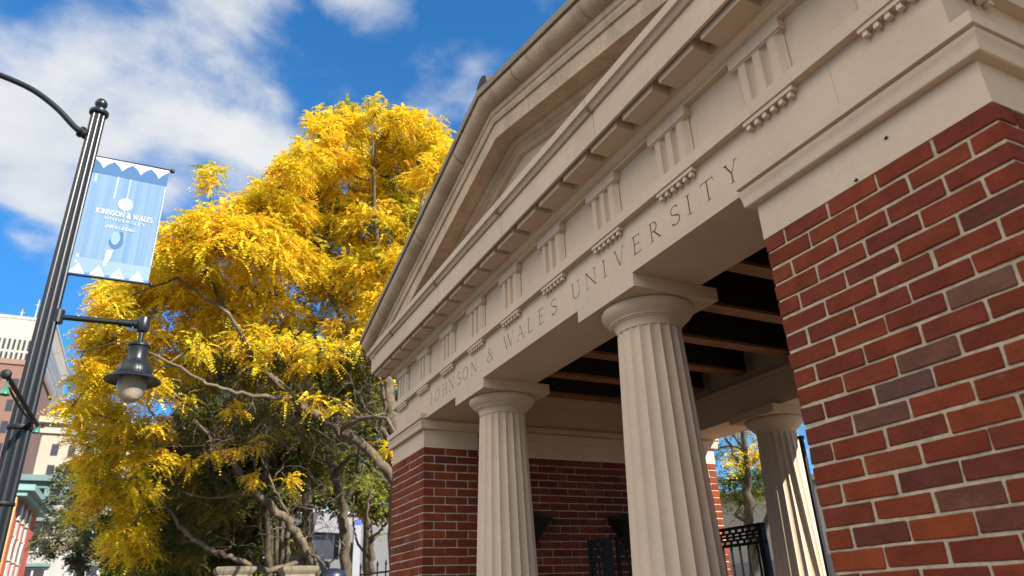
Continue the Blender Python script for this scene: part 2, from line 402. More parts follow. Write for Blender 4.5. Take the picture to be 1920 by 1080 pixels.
# Roman capitals, drawn as strips (x, y, width) on a cap height of 1
def arc(cx, cy, rx, ry, a0, a1, w0, w1, n=14):
    q = []
    for i in range(n + 1):
        a = R(a0 + (a1 - a0) * i / n); wt = w0 + (w1 - w0) * abs(math.cos(a))
        q.append((cx + rx * math.cos(a), cy + ry * math.sin(a), wt))
    return q
TK, TN, SF = .135, .07, .055
def serif(x, y, w=.26): return [(x - w / 2, y, SF), (x + w / 2, y, SF)]
GL = {
 'I': (.30, [[(.15, 0, TK), (.15, 1, TK)], serif(.15, .028, .3), serif(.15, .972, .3)]),
 'J': (.40, [[(.24, .12, TK), (.24, 1, TK)], serif(.24, .972, .3), [(.24, .14, TK * .9), (.2, .02, .09), (.1, -.03, .07), (.02, .0, .05)]]),
 'O': (1.06, [arc(.53, .5, .47, .46, 0, 360, .06, .135, 36)]),
 'H': (.90, [[(.14, 0, TK), (.14, 1, TK)], [(.76, 0, TK), (.76, 1, TK)], [(.14, .52, TN), (.76, .52, TN)], serif(.14, .028), serif(.14, .972), serif(.76, .028), serif(.76, .972)]),
 'N': (1.0, [[(.14, 0, TN), (.14, 1, TN)], [(.86, 0, TN), (.86, 1, TN)], [(.14, .97, TK), (.85, .05, TK)], serif(.14, .028), serif(.10, .972, .2), serif(.86, .972)]),
 'S': (.62, [arc(.31, .745, .225, .225, 40, 255, .075, .10, 12) + [(.36, .48, .14)] + arc(.30, .265, .25, .235, 75, -145, .08, .125, 12)[1:], [(.50, .80, .05), (.50, .95, .05)], [(.08, .06, .05), (.08, .22, .05)]]),
 '&': (.95, [[(.86, .02, .12), (.30, .74, .11)], arc(.40, .80, .15, .16, 200, -60, .06, .1, 12) + [(.30, .52, .07), (.14, .36, .10)], arc(.33, .245, .24, .225, 120, 330, .065, .12, 12) + [(.70, .40, .07), (.78, .55, .06)], serif(.80, .56, .22)]),
 'W': (1.32, [[(.10, .98, TK), (.40, .02, TK)], [(.40, .02, TN), (.66, .98, TN)], [(.62, .98, TK), (.92, .02, TK)], [(.92, .02, TN), (1.22, .98, TN)], serif(.10, .972), serif(.64, .972, .2), serif(1.22, .972)]),
 'A': (1.0, [[(.13, .02, TN), (.49, .98, TN)], [(.48, 1.0, TK), (.86, .02, TK)], [(.28, .36, TN), (.72, .36, TN)], serif(.12, .028), serif(.86, .028)]),
 'L': (.66, [[(.16, 0, TK), (.16, 1, TK)], serif(.16, .972), [(.03, .035, TN), (.60, .035, TN)], [(.60, .02, .05), (.61, .2, .05)]]),
 'E': (.64, [[(.16, 0, TK), (.16, 1, TK)], [(.03, .965, TN), (.55, .965, TN)], [(.16, .52, TN), (.48, .52, TN)], [(.03, .035, TN), (.58, .035, TN)], [(.56, .99, .05), (.56, .82, .05)], [(.60, .02, .05), (.60, .2, .05)], [(.48, .44, .04), (.48, .6, .04)]]),
 'U': (.86, [[(.14, 1, TK), (.14, .3, TK)], arc(.43, .30, .29, .27, 180, 360, .07, .12, 14), [(.72, .28, TN), (.72, 1, TN)], serif(.14, .972), serif(.72, .972, .22)]),
 'V': (.94, [[(.12, .98, TK), (.47, .02, TK)], [(.47, .02, TN), (.82, .98, TN)], serif(.12, .972), serif(.82, .972)]),
 'R': (.84, [[(.16, 0, TK), (.16, 1, TK)], serif(.16, .028), serif(.12, .972, .2), [(.16, .965, TN)] + arc(.36, .735, .20, .23, 90, -90, .07, .125, 12) + [(.16, .50, TN)], [(.34, .50, TK), (.74, .03, TK)], serif(.74, .028, .16)]),
 'T': (.86, [[(.43, 0, TK), (.43, 1, TK)], serif(.43, .028), [(.05, .965, TN), (.81, .965, TN)], [(.05, .99, .05), (.04, .80, .05)], [(.81, .99, .05), (.82, .80, .05)]]),
 'Y': (.84, [[(.42, 0, TK), (.42, .48, TK)], [(.42, .46, TK), (.12, .98, TK)], [(.42, .46, TN), (.72, .98, TN)], serif(.42, .028), serif(.12, .972), serif(.72, .972, .22)]),
 'D': (.95, [[(.16, 0, TK), (.16, 1, TK)], [(.05, .965, TN), (.16, .965, TN)] + arc(.44, .5, .40, .465, 90, -90, .07, .135, 16) + [(.05, .035, TN)]]),
 '.': (.3, [[(.15, 0, .16), (.15, .16, .16)]]),
}
def strips(ch, x, z, h, wd=None, bold=1.0, slant=0.0):
    w, ss = GL[ch]; kx = (wd / w) if wd else h
    res = []
    for st in ss:
        P = [(x + px * kx + slant * py * h, z + py * h, pw * h * bold) for px, py, pw in st]
        n = len(P); lr = []
        for i in range(n):
            a, c = P[max(i - 1, 0)], P[min(i + 1, n - 1)]
            dx, dy = c[0] - a[0], c[1] - a[1]; l_ = math.hypot(dx, dy) or 1
            nx, ny = -dy / l_, dx / l_; hw = P[i][2] / 2
            lr.append(((P[i][0] + nx * hw, P[i][1] + ny * hw), (P[i][0] - nx * hw, P[i][1] - ny * hw)))
        res.append(lr)
    return res
# incised inscription: (letter, left x, width) on the architrave face
INS = [('J', -3.872, .05), ('O', -3.752, .113), ('H', -3.578, .108), ('N', -3.428, .118), ('S', -3.24, .078), ('O', -3.131, .108), ('N', -2.966, .116), ('&', -2.668, .115),
       ('W', -2.385, .165), ('A', -2.182, .116), ('L', -2.022, .078), ('E', -1.87, .078), ('S', -1.702, .076), ('U', -1.452, .10), ('N', -1.298, .118), ('I', -1.118, .036),
       ('V', -1.003, .10), ('E', -.836, .075), ('R', -.69, .092), ('S', -.522, .074), ('I', -.402, .036), ('T', -.298, .09), ('Y', -.143, .088)]
cut = MB(H)
for ch, x, wd in INS:
    for k, lr in enumerate(strips(ch, x, .322, .103, wd)):
        n = len(lr); y0, y1 = -.02, .0085 + .0004 * k; vs = []
        closed = (ch == 'O')
        for (l_, r_) in (lr[:-1] if closed else lr):
            vs += [(l_[0], y0, l_[1]), (r_[0], y0, r_[1]), (r_[0] * .7 + l_[0] * .3, y1, r_[1] * .7 + l_[1] * .3), (l_[0] * .7 + r_[0] * .3, y1, l_[1] * .7 + r_[1] * .3)]
        m_ = len(vs) // 4; fs = []
        for i in range(m_ if closed else m_ - 1):
            a, c = 4 * i, 4 * ((i + 1) % m_)
            fs += [(a + q, a + (q + 1) % 4, c + (q + 1) % 4, c + q) for q in range(4)]
        if not closed: fs += [(0, 3, 2, 1), (4 * m_ - 4, 4 * m_ - 3, 4 * m_ - 2, 4 * m_ - 1)]
        cut.add(vs, fs)
ar = MB(H); ar.box(AX0, AX1, 0, .435, .243, .5205)
arch = ar.build('architrave', STONE, pav)
co = cut.build('cutter', GROOVE, None)
arch.data.materials.append(GROOVE)
md = arch.modifiers.new('b', 'BOOLEAN'); md.operation = 'DIFFERENCE'; md.object = co; md.solver = 'EXACT'; md.use_self = True; md.material_mode = 'TRANSFER'
dg = bpy.context.evaluated_depsgraph_get()
nm_ = bpy.data.meshes.new_from_object(arch.evaluated_get(dg)); arch.modifiers.clear(); old = arch.data; arch.data = nm_; nm_.name = 'architrave'
print('architrave verts', len(nm_.vertices), 'mats', [m_.name for m_ in nm_.materials])
bpy.data.objects.remove(co)
for xs, za in ((.452, .293), (-2.06, .244), (-4.35, .293)):
    ar = MB(H); ar.box(xs - .0016, xs + .0016, -.0004, .01, za, .52); ar.build('mortar_joint', MORTAR, arch)
ar = MB(H); ar.box(AX0, AX1, T - .435, T, .243, .5205); ar.build('architrave', STONE, pav)
for a, e in ((AX0, AX0 + .60), (AX1 - .60, AX1)):
    ar = MB(H); ar.box(a, e, .437, T - .437, .2435, .52); ar.build('architrave', STONE, pav)
ar = MB(H)                                                    # inner crown mould of the beams
ar.box(AX0 + .60, AX1 - .60, T - .437 - .02, T - .4355, .50, .545); ar.box(AX0 + .602, AX0 + .622, .436, T - .46, .56, .61)
ar.box(AX0 + .05, AX0 + .601, .44, T - .44, .521, .612)
ar.build('beam_crown', STONE, pav)

# frieze, taenia, triglyphs, regulae
fr = MB(H)
fr.ring([(.040, .521), (.040, .580), (.0, .584), (-.3, .584), (-.3, .521)], AX0, AX1, 0, T)
fr.ring([(-.004, .5845), (-.004, .852), (-.3, .852), (-.3, .5845)], AX0, AX1, 0, T)
frz = fr.build('frieze', STONE, pav)
def triglyph():
    """local: x along the face (centre 0), -y outward, z"""
    b = MB(); hw = .133; g_ = .036; d0, d1 = -.026, -.0025; zb, zt = .585, .800
    # outline across: half flute, land, flute, land, flute, land, half flute
    xs = [-hw, -hw + .016, -.058, -.0415, -.025, .025, .0415, .058, hw - .016, hw]
    def cross(f):       # f=1 full flutes, 0 flat
        e = lambda d: d0 + (d - d0) * f
        return [(-hw, e(d1)), (-hw + .020, d0), (-.0625, d0), (-.0455, e(d1)), (-.0285, d0), (.0285 - .0085, d0), (.0285 - .0085, d0)]
    P = [(-hw, 1), (-hw + .008, .95), (-.103, 0), (-.065, 0), (-.060, .6), (-.052, .95), (-.042, 1), (-.032, .95), (-.024, .6), (-.019, 0),
         (.019, 0), (.024, .6), (.032, .95), (.042, 1), (.052, .95), (.060, .6), (.065, 0), (.103, 0), (hw - .008, .95), (hw, 1)]
    lev = [(zb, 1), (zt - .022, 1), (zt - .010, .86), (zt - .003, .5), (zt, 0)]
    vs = []
    for z, f in lev: vs += [(x, d0 + (d1 - d0) * q * f, z) for x, q in P]
    n = len(P); fs = [(j * n + i, j * n + i + 1, (j + 1) * n + i + 1, (j + 1) * n + i) for j in range(len(lev) - 1) for i in range(n - 1)]
    b0 = len(vs); vs += [(-hw, .001, zb), (hw, .001, zb), (-hw, .001, zt), (hw, .001, zt)]
    fs += [tuple([(len(lev) - 1) * n + i for i in range(n)] + [b0 + 3, b0 + 2]), tuple([b0, b0 + 1] + [i for i in range(n - 1, -1, -1)]),
           tuple([b0, 0] + [j * n for j in range(1, len(lev))] + [b0 + 2]), tuple([b0 + 1, b0 + 3] + [j * n + n - 1 for j in range(len(lev) - 1, -1, -1)])]
    b.add(vs, fs)
    b.box(-hw - .012, hw + .012, -.036, .001, .8005, .851)       # cap band
    b.box(-hw - .004, hw + .004, -.029, .001, .7935, .8003)
    return b
def regula():
    b = MB(); b.box(-.133, .133, -.033, .001, .500, .5205)
    for i in range(6):
        x = -.133 + .022 + i * .0444
        b.add([(x + sx * w_, -.0185 + sy * w_, z) for z, w_ in ((.477, .0108), (.5005, .0088)) for sx, sy in ((-1, -1), (1, -1), (1, 1), (-1, 1))], [(3, 2, 1, 0), (4, 5, 6, 7), (0, 1, 5, 4), (1, 2, 6, 5), (2, 3, 7, 6), (3, 0, 4, 7)])
    return b
def place(proto, name, parent, spots, m_, first=[None]):
    base = None
    for (x, y, rz) in spots:
        if base is None: o = proto.build(name, m_, None); base = o
        else: o = base.copy(); SC.collection.objects.link(o)
        o.parent = parent; o.location = (x, y, H); o.rotation_euler = (0, 0, rz)
tx = [.172 - .597 * k for k in range(-1, 9)]; tx[0] = .742
ty = [.133 + .5828 * k for k in range(6)]
spots = [(x, 0, 0) for x in tx] + [(x, T, math.pi) for x in tx] + [(AX1, y, math.pi / 2) for y in ty] + [(AX0, y, -math.pi / 2) for y in ty]
place(triglyph(), 'triglyph', frz, spots, STONE)
place(regula(), 'regula', frz, spots, STONE)

# horizontal cornice with its mutules
cn = MB(H)
cn.ring([(-.3, .8525), (.030, .8525), (.030, .868), (.046, .874), (.062, .886), (.066, .893), (.066, .905), (.080, .9055), (.080, .975), (.203, .975), (.203, .932), (.219, .932), (.219, 1.088), (-.3, 1.088)], AX0, AX1, 0, T)
cn.ring([(-.3, 1.0885), (.212, 1.0885), (.214, 1.096), (.232, 1.098), (.246, 1.118), (.250, 1.118), (.2505, 1.121), (.262, 1.1215), (.262, 1.172), (.20, 1.178), (-.3, 1.185)], AX0, AX1, 0, T)
crn = cn.build('cornice', STONE, pav)
cj = MB(H)
for xj in (-4.3, -3.1, -1.9, -.75, .28):
    cj = MB(H); cj.box(xj - .0016, xj + .0016, -.2197, -.21, .933, 1.087); cj.box(xj - .0016, xj + .0016, -.2627, -.2, 1.086, 1.171); cj.build('mortar_joint', GROOVE, crn)
mu = MB(); mu.box(-.121, .121, -.188, -.0805, .908, .9745); mu.box(-.121, .121, -.188, -.176, .905, .9078)
mx = [.172 - .2985 * k for k in range(-3, 18)]; mx = [x for x in mx if AX0 - .12 < x < AX1 + .12]
my = [.133 + .2914 * k for k in range(11)]
place(mu, 'mutule', crn, [(x, 0, 0) for x in mx] + [(x, T, math.pi) for x in mx] + [(AX1, y, math.pi / 2) for y in my] + [(AX0, y, -math.pi / 2) for y in my], STONE)

# pediments, roof
XC, ZA, SL = -1.95, 2.062, .264
XL, XR = -5.035, 1.135
drip = lambda x: ZA - SL * abs(x - XC)
def rake(b, prof, xl=XL, xr=XR, back=False, xcuts=()):
    xs = [xl, XC, xr]; n = len(prof); vs = []
    for x in xs:
        for y, d in prof: vs.append((x, (T - y) if back else y, drip(x) + d))
    fs = [(j * n + i, j * n + (i + 1) % n, (j + 1) * n + (i + 1) % n, (j + 1) * n + i) for j in range(2) for i in range(n)] + [tuple(range(n)), tuple(range(3 * n - 1, 2 * n - 1, -1))]
    b.add(vs, fs)
gut = [(-.335, -.006)] + [(-.335 + .085 * (1 - math.cos(t * math.pi / 2)), -.008 - .085 * math.sin(t * math.pi / 2)) for t in (0, .12, .25, .4, .55, .7, .85, 1)]
for back in (False, True):
    pd = MB(H); xa, xb = XC - (ZA - .30 - 1.18) / SL, XC + (ZA - .30 - 1.18) / SL
    yy = (T - .3, T - .0005) if back else (.0005, .3)
    pd.prism([(AX0, 1.10), (AX1, 1.10), (AX1, drip(AX1) - .2), (XC, ZA - .2), (AX0, drip(AX0) - .2)], *yy)
    ped = pd.build('tympanum', STONE, pav)
    JP = gut + [(.1, -.094), (.1, -.006)]
    LP = [(-.2465, -.0945), (-.2465, -.142), (-.2365, -.146), (-.2365, -.171), (-.2285, -.1965), (-.2155, -.1965), (-.2155, -.3185), (-.2025, -.3205), (-.2025, -.3085), (-.0905, -.3085), (-.0905, -.3325), (-.0765, -.3455), (-.0605, -.3525), (-.0605, -.3765), (-.0405, -.3845), (-.0305, -.4055), (.05, -.41), (.05, -.0945)]
    for xj in (-4.45, -3.35, -2.45, -1.45, -.62, .35):
        for nm_j, pf, hw_ in (('gutter_joint', JP, .006), ('mortar_joint', LP, .0022)):
            bb_ = MB(H); sh = .0016 if pf is JP else .0008
            pa = [((T - (y - sh)) if back else y - sh, d - sh) for y, d in pf]; n = len(pa); vs = [(x, y, drip(x) + d) for x in (xj - hw_, xj + hw_) for y, d in pa]
            bb_.add(vs, [tuple(range(n)), tuple(range(2 * n - 1, n - 1, -1))] + [(i, (i + 1) % n, (i + 1) % n + n, i + n) for i in range(n)]); bb_.build(nm_j, COPPER if pf is JP else MORTAR, ped)
    rk = MB(H); rake(rk, gut + [(.1, -.094), (.1, -.006)], back=back)
    rk.build('raking_gutter', STONE_W, ped, 30)
    rk = MB(H)
    rake(rk, [(-.246, -.0945), (-.246, -.136), (-.2435, -.1375), (-.2435, -.142), (-.236, -.145), (-.236, -.170), (-.228, -.196), (.1, -.196), (.1, -.0945)], back=back, xl=XL + .06, xr=XR - .06)
    rake(rk, [(-.215, -.1965), (-.215, -.318), (-.203, -.320), (-.203, -.308), (-.090, -.308), (-.090, -.332), (-.076, -.345), (-.060, -.352), (-.060, -.376), (-.040, -.384), (-.030, -.405), (-.012, -.41), (.1, -.41), (.1, -.1965)], back=back, xl=XL + .10, xr=XR - .10)
    rk.build('raking_cornice', STONE_W, ped)
    rk = MB(H); rake(rk, [(-.352, .0), (-.352, .052), (-.30, .075), (-.2, .075), (-.2, .02), (-.34, .0)], back=back, xl=XL - .02, xr=XR + .02); rk.build('drip_edge', COPPER, ped)
rf = MB(H); vs = []
for x in (XL - .03, XC, XR + .03):
    for y, d in ((-.30, .078), (T + .30, .078), (T + .30, -.005), (-.30, -.005)): vs.append((x, y, drip(x) + d))
rf.add(vs, [(j * 4 + i, j * 4 + (i + 1) % 4, (j + 1) * 4 + (i + 1) % 4, (j + 1) * 4 + i) for j in range(2) for i in range(4)] + [(0, 1, 2, 3), (11, 10, 9, 8)])
rof = rf.build('roof', ROOFM, pav)
rf = MB(H); rf.prism([(XC - .11, ZA + .05), (XC + .11, ZA + .05), (XC + .075, ZA + .15), (XC + .02, ZA + .185), (XC - .02, ZA + .185), (XC - .075, ZA + .15)], -.318, T + .318)
rf.build('ridge_cap', mat('dark ridge metal', (.05, .032, .025), .7, .4, 20), rof)
for xs_, s_ in ((XL, 1), (XR, -1)):                     # eaves gutters on the two long sides
    b = MB(H); pts = [(xs_ - s_ * .02, -.25, drip(XL) + .01), (xs_ - s_ * .02, T + .25, drip(XL) + .01)]
    poly = [(xs_ + s_ * .10, 1.19), (xs_ - s_ * .0, 1.19), (xs_ - s_ * .03, drip(XL) - .01), (xs_ - s_ * .03, drip(XL) + .04), (xs_ + s_ * .10, drip(XL) + .04)]
    b.prism(poly, -.25, T + .25); b.build('eaves_gutter', COPPER, rof)

# ceiling
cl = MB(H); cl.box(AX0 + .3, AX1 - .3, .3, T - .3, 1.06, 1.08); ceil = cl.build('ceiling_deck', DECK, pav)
j = MB(); j.box(-.057, .057, .438, T - .438, .024, .44); base = None; jb = MB(); jb.box(-.06, .06, .436, T - .436, 0, .0235)  # ceiling shade put into near-black joist sides; only the undersides stay timber brown
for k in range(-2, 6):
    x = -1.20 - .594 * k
    if base is None: o = j.build('ceiling_joist', DECK, pav); base = o; q_ = jb.build('joist_underside', WOOD, o); qb = q_
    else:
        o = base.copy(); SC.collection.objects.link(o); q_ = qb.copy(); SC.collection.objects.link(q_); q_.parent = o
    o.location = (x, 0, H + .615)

# wall lanterns inside, iron gates in the side bays
for yc in (1.10, 2.13):
    b = MB(H); n = 14
    pr = [(.205, -.525), (.205, -.55), (.19, -.56), (.02, -.80), (.0, -.81)]
    vs = []
    for r, z in pr:
        for k in range(n + 1):
            a = -math.pi / 2 + math.pi * k / n; vs.append((-4.226 + max(r, .004) * .95 * math.cos(a), yc + max(r, .004) * math.sin(a), z))
    m_ = n + 1; fs = [(i * m_ + k, i * m_ + k + 1, (i + 1) * m_ + k + 1, (i + 1) * m_ + k) for i in range(len(pr) - 1) for k in range(n)]
    fs += [tuple(range(m_)), tuple([i * m_ for i in range(len(pr))]), tuple([i * m_ + n for i in range(len(pr) - 1, -1, -1)])]
    b.add(vs, fs)
    o = b.build('wall_sconce', IRON, None, 40)
    tag(o, 'black half cone wall light on the brick wall, ' + ('beside the far column' if yc < 1.5 else 'beside the nearer column'), 'wall light', 'wall lights inside the gateway')
def gate(x0, x1, y0, y1, ztop, label, post_at, bars=7):
    """a lattice-topped iron gate leaf from (x0,y0) to (x1,y1)"""
    t = thing('iron_gate', label, 'gate', (x0, y0, .14), 'black iron gates of the gateway')
    D = Vector((x1 - x0, y1 - y0, 0)); Ln = D.length; D.normalize(); Nn = Vector((-D.y, D.x, 0))
    def bar(b, s0, s1, z0, z1, th=.012):
        p = Vector((x0, y0, 0)) + D * s0; q = Vector((x0, y0, 0)) + D * s1; vs = []
        for z in (z0, z1):
            for (c, e) in ((p, -1), (q, -1), (q, 1), (p, 1)): vs.append((c.x + Nn.x * th * e, c.y + Nn.y * th * e, z))
        b.add(vs, [(3, 2, 1, 0), (4, 5, 6, 7), (0, 1, 5, 4), (1, 2, 6, 5), (2, 3, 7, 6), (3, 0, 4, 7)])
    b = MB(H)
    lat = .17; zl = ztop - lat
    for zz in (ztop - .022, zl): bar(b, 0, Ln, zz, zz + .026, .014)
    bar(b, 0, Ln, -2.62, -2.58)
    bar(b, 0, .03, -2.65, ztop); bar(b, Ln - .03, Ln, -2.65, ztop)
    b.build('gate_frame', IRON, t)
    b = MB(H); nx = max(3, round(Ln / .085)); cw = Ln / nx
    for r_ in range(1, 4): zz = zl + .026 + (lat - .05) * r_ / 4; bar(b, .02, Ln - .02, zz - .009, zz + .009, .008)
    for i in range(nx):
        for r_ in range(4):
            za = zl + .022 + (lat - .046) * r_ / 4; zb = za + (lat - .046) / 4
            s = (i + (.5 if r_ in (1, 2) else 0)) * cw
            if .02 < s < Ln - .02: bar(b, s - .013, s + .013, za, zb + .002, .007)
    b.build('gate_lattice', IRON, t)
    b = MB(H)
    for i in range(1, bars):
        s = Ln * i / bars; b.tube([tuple(Vector((x0, y0, z)) + D * s) for z in (-2.6, zl + .01)], .011, 6)
    b.build('gate_bars', IRON, t)
    for s in post_at:
        b = MB(H); p = Vector((x0, y0, 0)) + D * s
        b.box(p.x - .028, p.x + .028, p.y - .028, p.y + .028, -2.75, ztop + .004); b.build('gate_post', IRON, t)
gate(-4.0, -3.215, T - .28, T - .28, -.672, 'black lattice topped iron gate panel between rear brick pier and rear column', (.755,))
gate(-3.30, -3.55, 1.30, 1.28, -.80, 'short black iron gate leaf folded open left of its round post', (0.0,), 4)
gate(-3.27, -3.16, 1.36, 1.86, -.80, 'black iron gate leaf standing open just right of the round post', (), 5)
t = thing('iron_post', 'tall square black iron post between the rear column and the near brick pier', 'post', (-2.59, T - .28, .14))
b = MB(H); b.box(-2.612, -2.585, T - .30, T - .27, -2.75, -.055); b.build('shaft', IRON, t)
b = MB(H); b.box(-2.618, -2.579, T - .306, T - .264, -.054, -.03); b.build('post_cap', IRON, t)

# ------------------------------------------------------------------ street lamp and banner
LX, LY = -6.44, -3.285
lamp = thing('street_lamp', 'dark fluted street lamp post with acorn finial, curved mast arm and hanging bell lantern', 'street lamp', (LX, LY, .14))
def flp(r, z, a):
    ph = (a * 12 / (2 * math.pi)) % 1.0
    return r * (1 - .13 * math.sin(math.pi * ph) ** .6)
b = MB(H); pr_ = lambda z: .118 - .040 * (z + 2.8) / 7.1
b.lathe([(pr_(z), z) for z in (-2.0, -1.2, -.4, .4, 1.2, 2.0, 2.8, 3.6, 4.24)], LX, LY, 96, flp); b.build('pole', LAMPM, lamp, 40)
b = MB(H); b.lathe([(.26, -2.75), (.26, -2.5), (.21, -2.4), (.2, -2.2), (.15, -2.05), (.13, -1.95), (.10, -1.95)], LX, LY, 24); b.build('pole_base', LAMPM, lamp, 40)
b = MB(H); b.lathe([(.07, 4.235), (.096, 4.24), (.104, 4.255), (.104, 4.285), (.09, 4.295), (.05, 4.31), (.036, 4.325), (.038, 4.345), (.06, 4.37), (.068, 4.40), (.062, 4.43), (.045, 4.455), (.02, 4.475), (.003, 4.485)], LX, LY, 24); b.build('finial', LAMPM, lamp, 40)
b = MB(H); cp = [(-3.36, 3.925), (-3.488, 4.01), (-3.69, 4.20), (-3.933, 4.365), (-4.158, 4.45), (-4.45, 4.51), (-4.9, 4.55), (-5.5, 4.56)]
def spline(P, n=6):
    q = []; P = [Vector(p) for p in P]; P = [2 * P[0] - P[1]] + P + [2 * P[-1] - P[-2]]
    for i in range(1, len(P) - 2):
        for k in range(n):
            t = k / n; a, b2, c, d = P[i - 1:i + 3]
            q.append(.5 * (2 * b2 + (c - a) * t + (2 * a - 5 * b2 + 4 * c - d) * t * t + (3 * b2 - a - 3 * c + d) * t ** 3))
    return q + [P[-2]]
q_ = spline([(LX, y, z) for y, z in cp]); b.tube(q_, [.036 - .006 * i / len(q_) for i in range(len(q_))], 14); b.build('mast_arm', LAMPM, lamp, True)
b = MB(H); b.tube([(LX, -3.35, 3.93), (LX, -3.42, 3.965)], [.058, .058], 16); b.tube([(LX, -3.40, 3.955), (LX, -3.425, 3.968)], [.07, .07], 16); b.build('arm_socket', LAMPM, lamp, 40)
b = MB(H); b.tube([(LX, -5.5, 4.56), (LX, -5.65, 4.57), (LX, -5.9, 4.55), (LX, -6.2, 4.53), (LX, -6.3, 4.53)], [.04, .10, .15, .13, .05], 16); b.build('luminaire', LAMPM, lamp, True)
# lantern arm
AY = -2.402
b = MB(H); b.tube([(LX, LY + .07, 1.668), (LX, AY - .05, 1.685)], [.030, .030], 14)
for y0, y1, r in ((-2.64, -2.615, .045), (-2.615, -2.53, .040), (-2.53, -2.51, .045), (-2.49, -2.46, .048)): b.tube([(LX, y0, 1.681), (LX, y1, 1.683)], [r, r], 16)
b.tube([(LX, LY + .085, 1.60), (LX, LY + .085, 1.74)], [.055, .055], 12)
b.build('lantern_arm', LAMPM, lamp, 40)
b = MB(H); b.lathe([(.03, 1.60), (.05, 1.605), (.062, 1.63), (.066, 1.68), (.064, 1.74), (.058, 1.765), (.05, 1.77)], LX, AY, 24)
b.lathe([(.028, 1.47), (.028, 1.61)], LX, AY, 16); b.build('tee_fitting', LAMPM, lamp, 40)
lan = MB(H)
lan.lathe([(.05, 1.475), (.095, 1.465), (.112, 1.45), (.112, 1.43), (.098, 1.42), (.094, 1.40), (.092, 1.30), (.096, 1.285), (.112, 1.275), (.118, 1.255), (.145, 1.225), (.165, 1.185), (.174, 1.14), (.172, 1.118),
           (.20, 1.108), (.245, 1.082), (.272, 1.055), (.276, 1.047), (.268, 1.046), (.236, 1.068), (.19, 1.092), (.15, 1.10)], LX, AY, 48, caps=False)
for k in range(6):
    a = k * math.pi / 3 + .25; pts = [(LX + r * math.cos(a), AY + r * math.sin(a), z) for r, z in ((.115, 1.27), (.148, 1.225), (.168, 1.185), (.177, 1.13))]
    lan.tube(pts, [.006] * 4, 6)
lant = lan.build('lantern_hood', LAMPM, lamp, 35)
GM = mat('ribbed lantern glass', (.62, .58, .50), .28, .06, 10); gb = GM.node_tree.nodes['Principled BSDF']; gb.inputs['Transmission Weight'].default_value = .72; gb.inputs['IOR'].default_value = 1.25; gb.inputs['Specular IOR Level'].default_value = .6
def ribs(r, z, a): return r * (1 - .012 * (math.sin(a * 24) * .5 + .5))
b = MB(H); b.lathe([(.148, 1.10), (.148, 1.06), (.146, 1.02), (.137, .96), (.118, .90), (.09, .855), (.055, .827), (.02, .817), (.002, .816)], LX, AY, 96, ribs, caps=False); b.build('globe', GM, lant, True)
b = MB(H); b.lathe([(.07, 1.09), (.075, 1.05), (.085, 1.0), (.11, .985), (.098, .94), (.075, .89), (.05, .86), (.003, .85)], LX, AY, 24, caps=False)
b.build('lamp_refractor', mat('warm refractor', (.75, .55, .30), .5, .1, 8), lant, True)
# banner arms and the lower cross arm with small green fittings
for z in (3.672, 2.165):
    b = MB(H); b.tube([(LX + .0, LY + .05, z), (LX, -2.415, z + .006)], [.014, .014], 10)
    b.lathe([(.002, z - .02), (.022, z - .015), (.027, z + .004), (.02, z + .022), (.002, z + .028)], LX, -2.40, 12)
    b.tube([(LX, LY + .045, z - .05), (LX, LY + .075, z), (LX, LY + .045, z + .05)], [.012, .02, .012], 8); b.build('banner_arm', IRON, lamp, 40)
p0 = on(1, LY + .105, 12, 703); p1 = on(1, LY + .105, 70, 797); d_ = (p1 - p0); e_ = d_.normalized()
b = MB(); b.tube([p0, p0 + d_ * .5, p1], [.019, .019, .019], 10)
b.tube([p0 - e_ * .055, p0 - e_ * .045, p0 - e_ * .022, p0 + e_ * .005, p0 + e_ * .03], [.008, .03, .040, .034, .022], 12)
lo = Vector((0, 0, -.055)); b.tube([p0 + lo + d_ * .10, p0 + lo * 1.3 + d_ * .5, p0 + lo * .6 + d_ * .86], [.010, .010, .010], 8)
ca = b.build('cross_arm', IRON, lamp, 40)
GG = mat('green glass fitting', (.03, .16, .10), .25, .1, 10, spec=.6)
for q in (p0 + d_ * .05 + Vector((0, 0, -.125)), p1 + Vector((0, 0, -.07))):
    b = MB(); b.lathe([(.008, q.z + .11), (.010, q.z + .05), (.022, q.z + .04), (.036, q.z + .01), (.041, q.z - .008), (.026, q.z - .016), (.003, q.z - .02)], q.x, q.y, 16); b.build('green_fitting', GG, ca, 40)
b = MB(H); b.lathe([(.107, .47), (.109, .475), (.109, .505), (.107, .51)], LX, LY, 24); b.build('pole_clamp', IRON, lamp, 40)
b = MB(H); b.lathe([(.110, -.24), (.112, -.237), (.112, -.213), (.110, -.21)], LX, LY, 24); b.build('pole_clamp', IRON, lamp, 40)

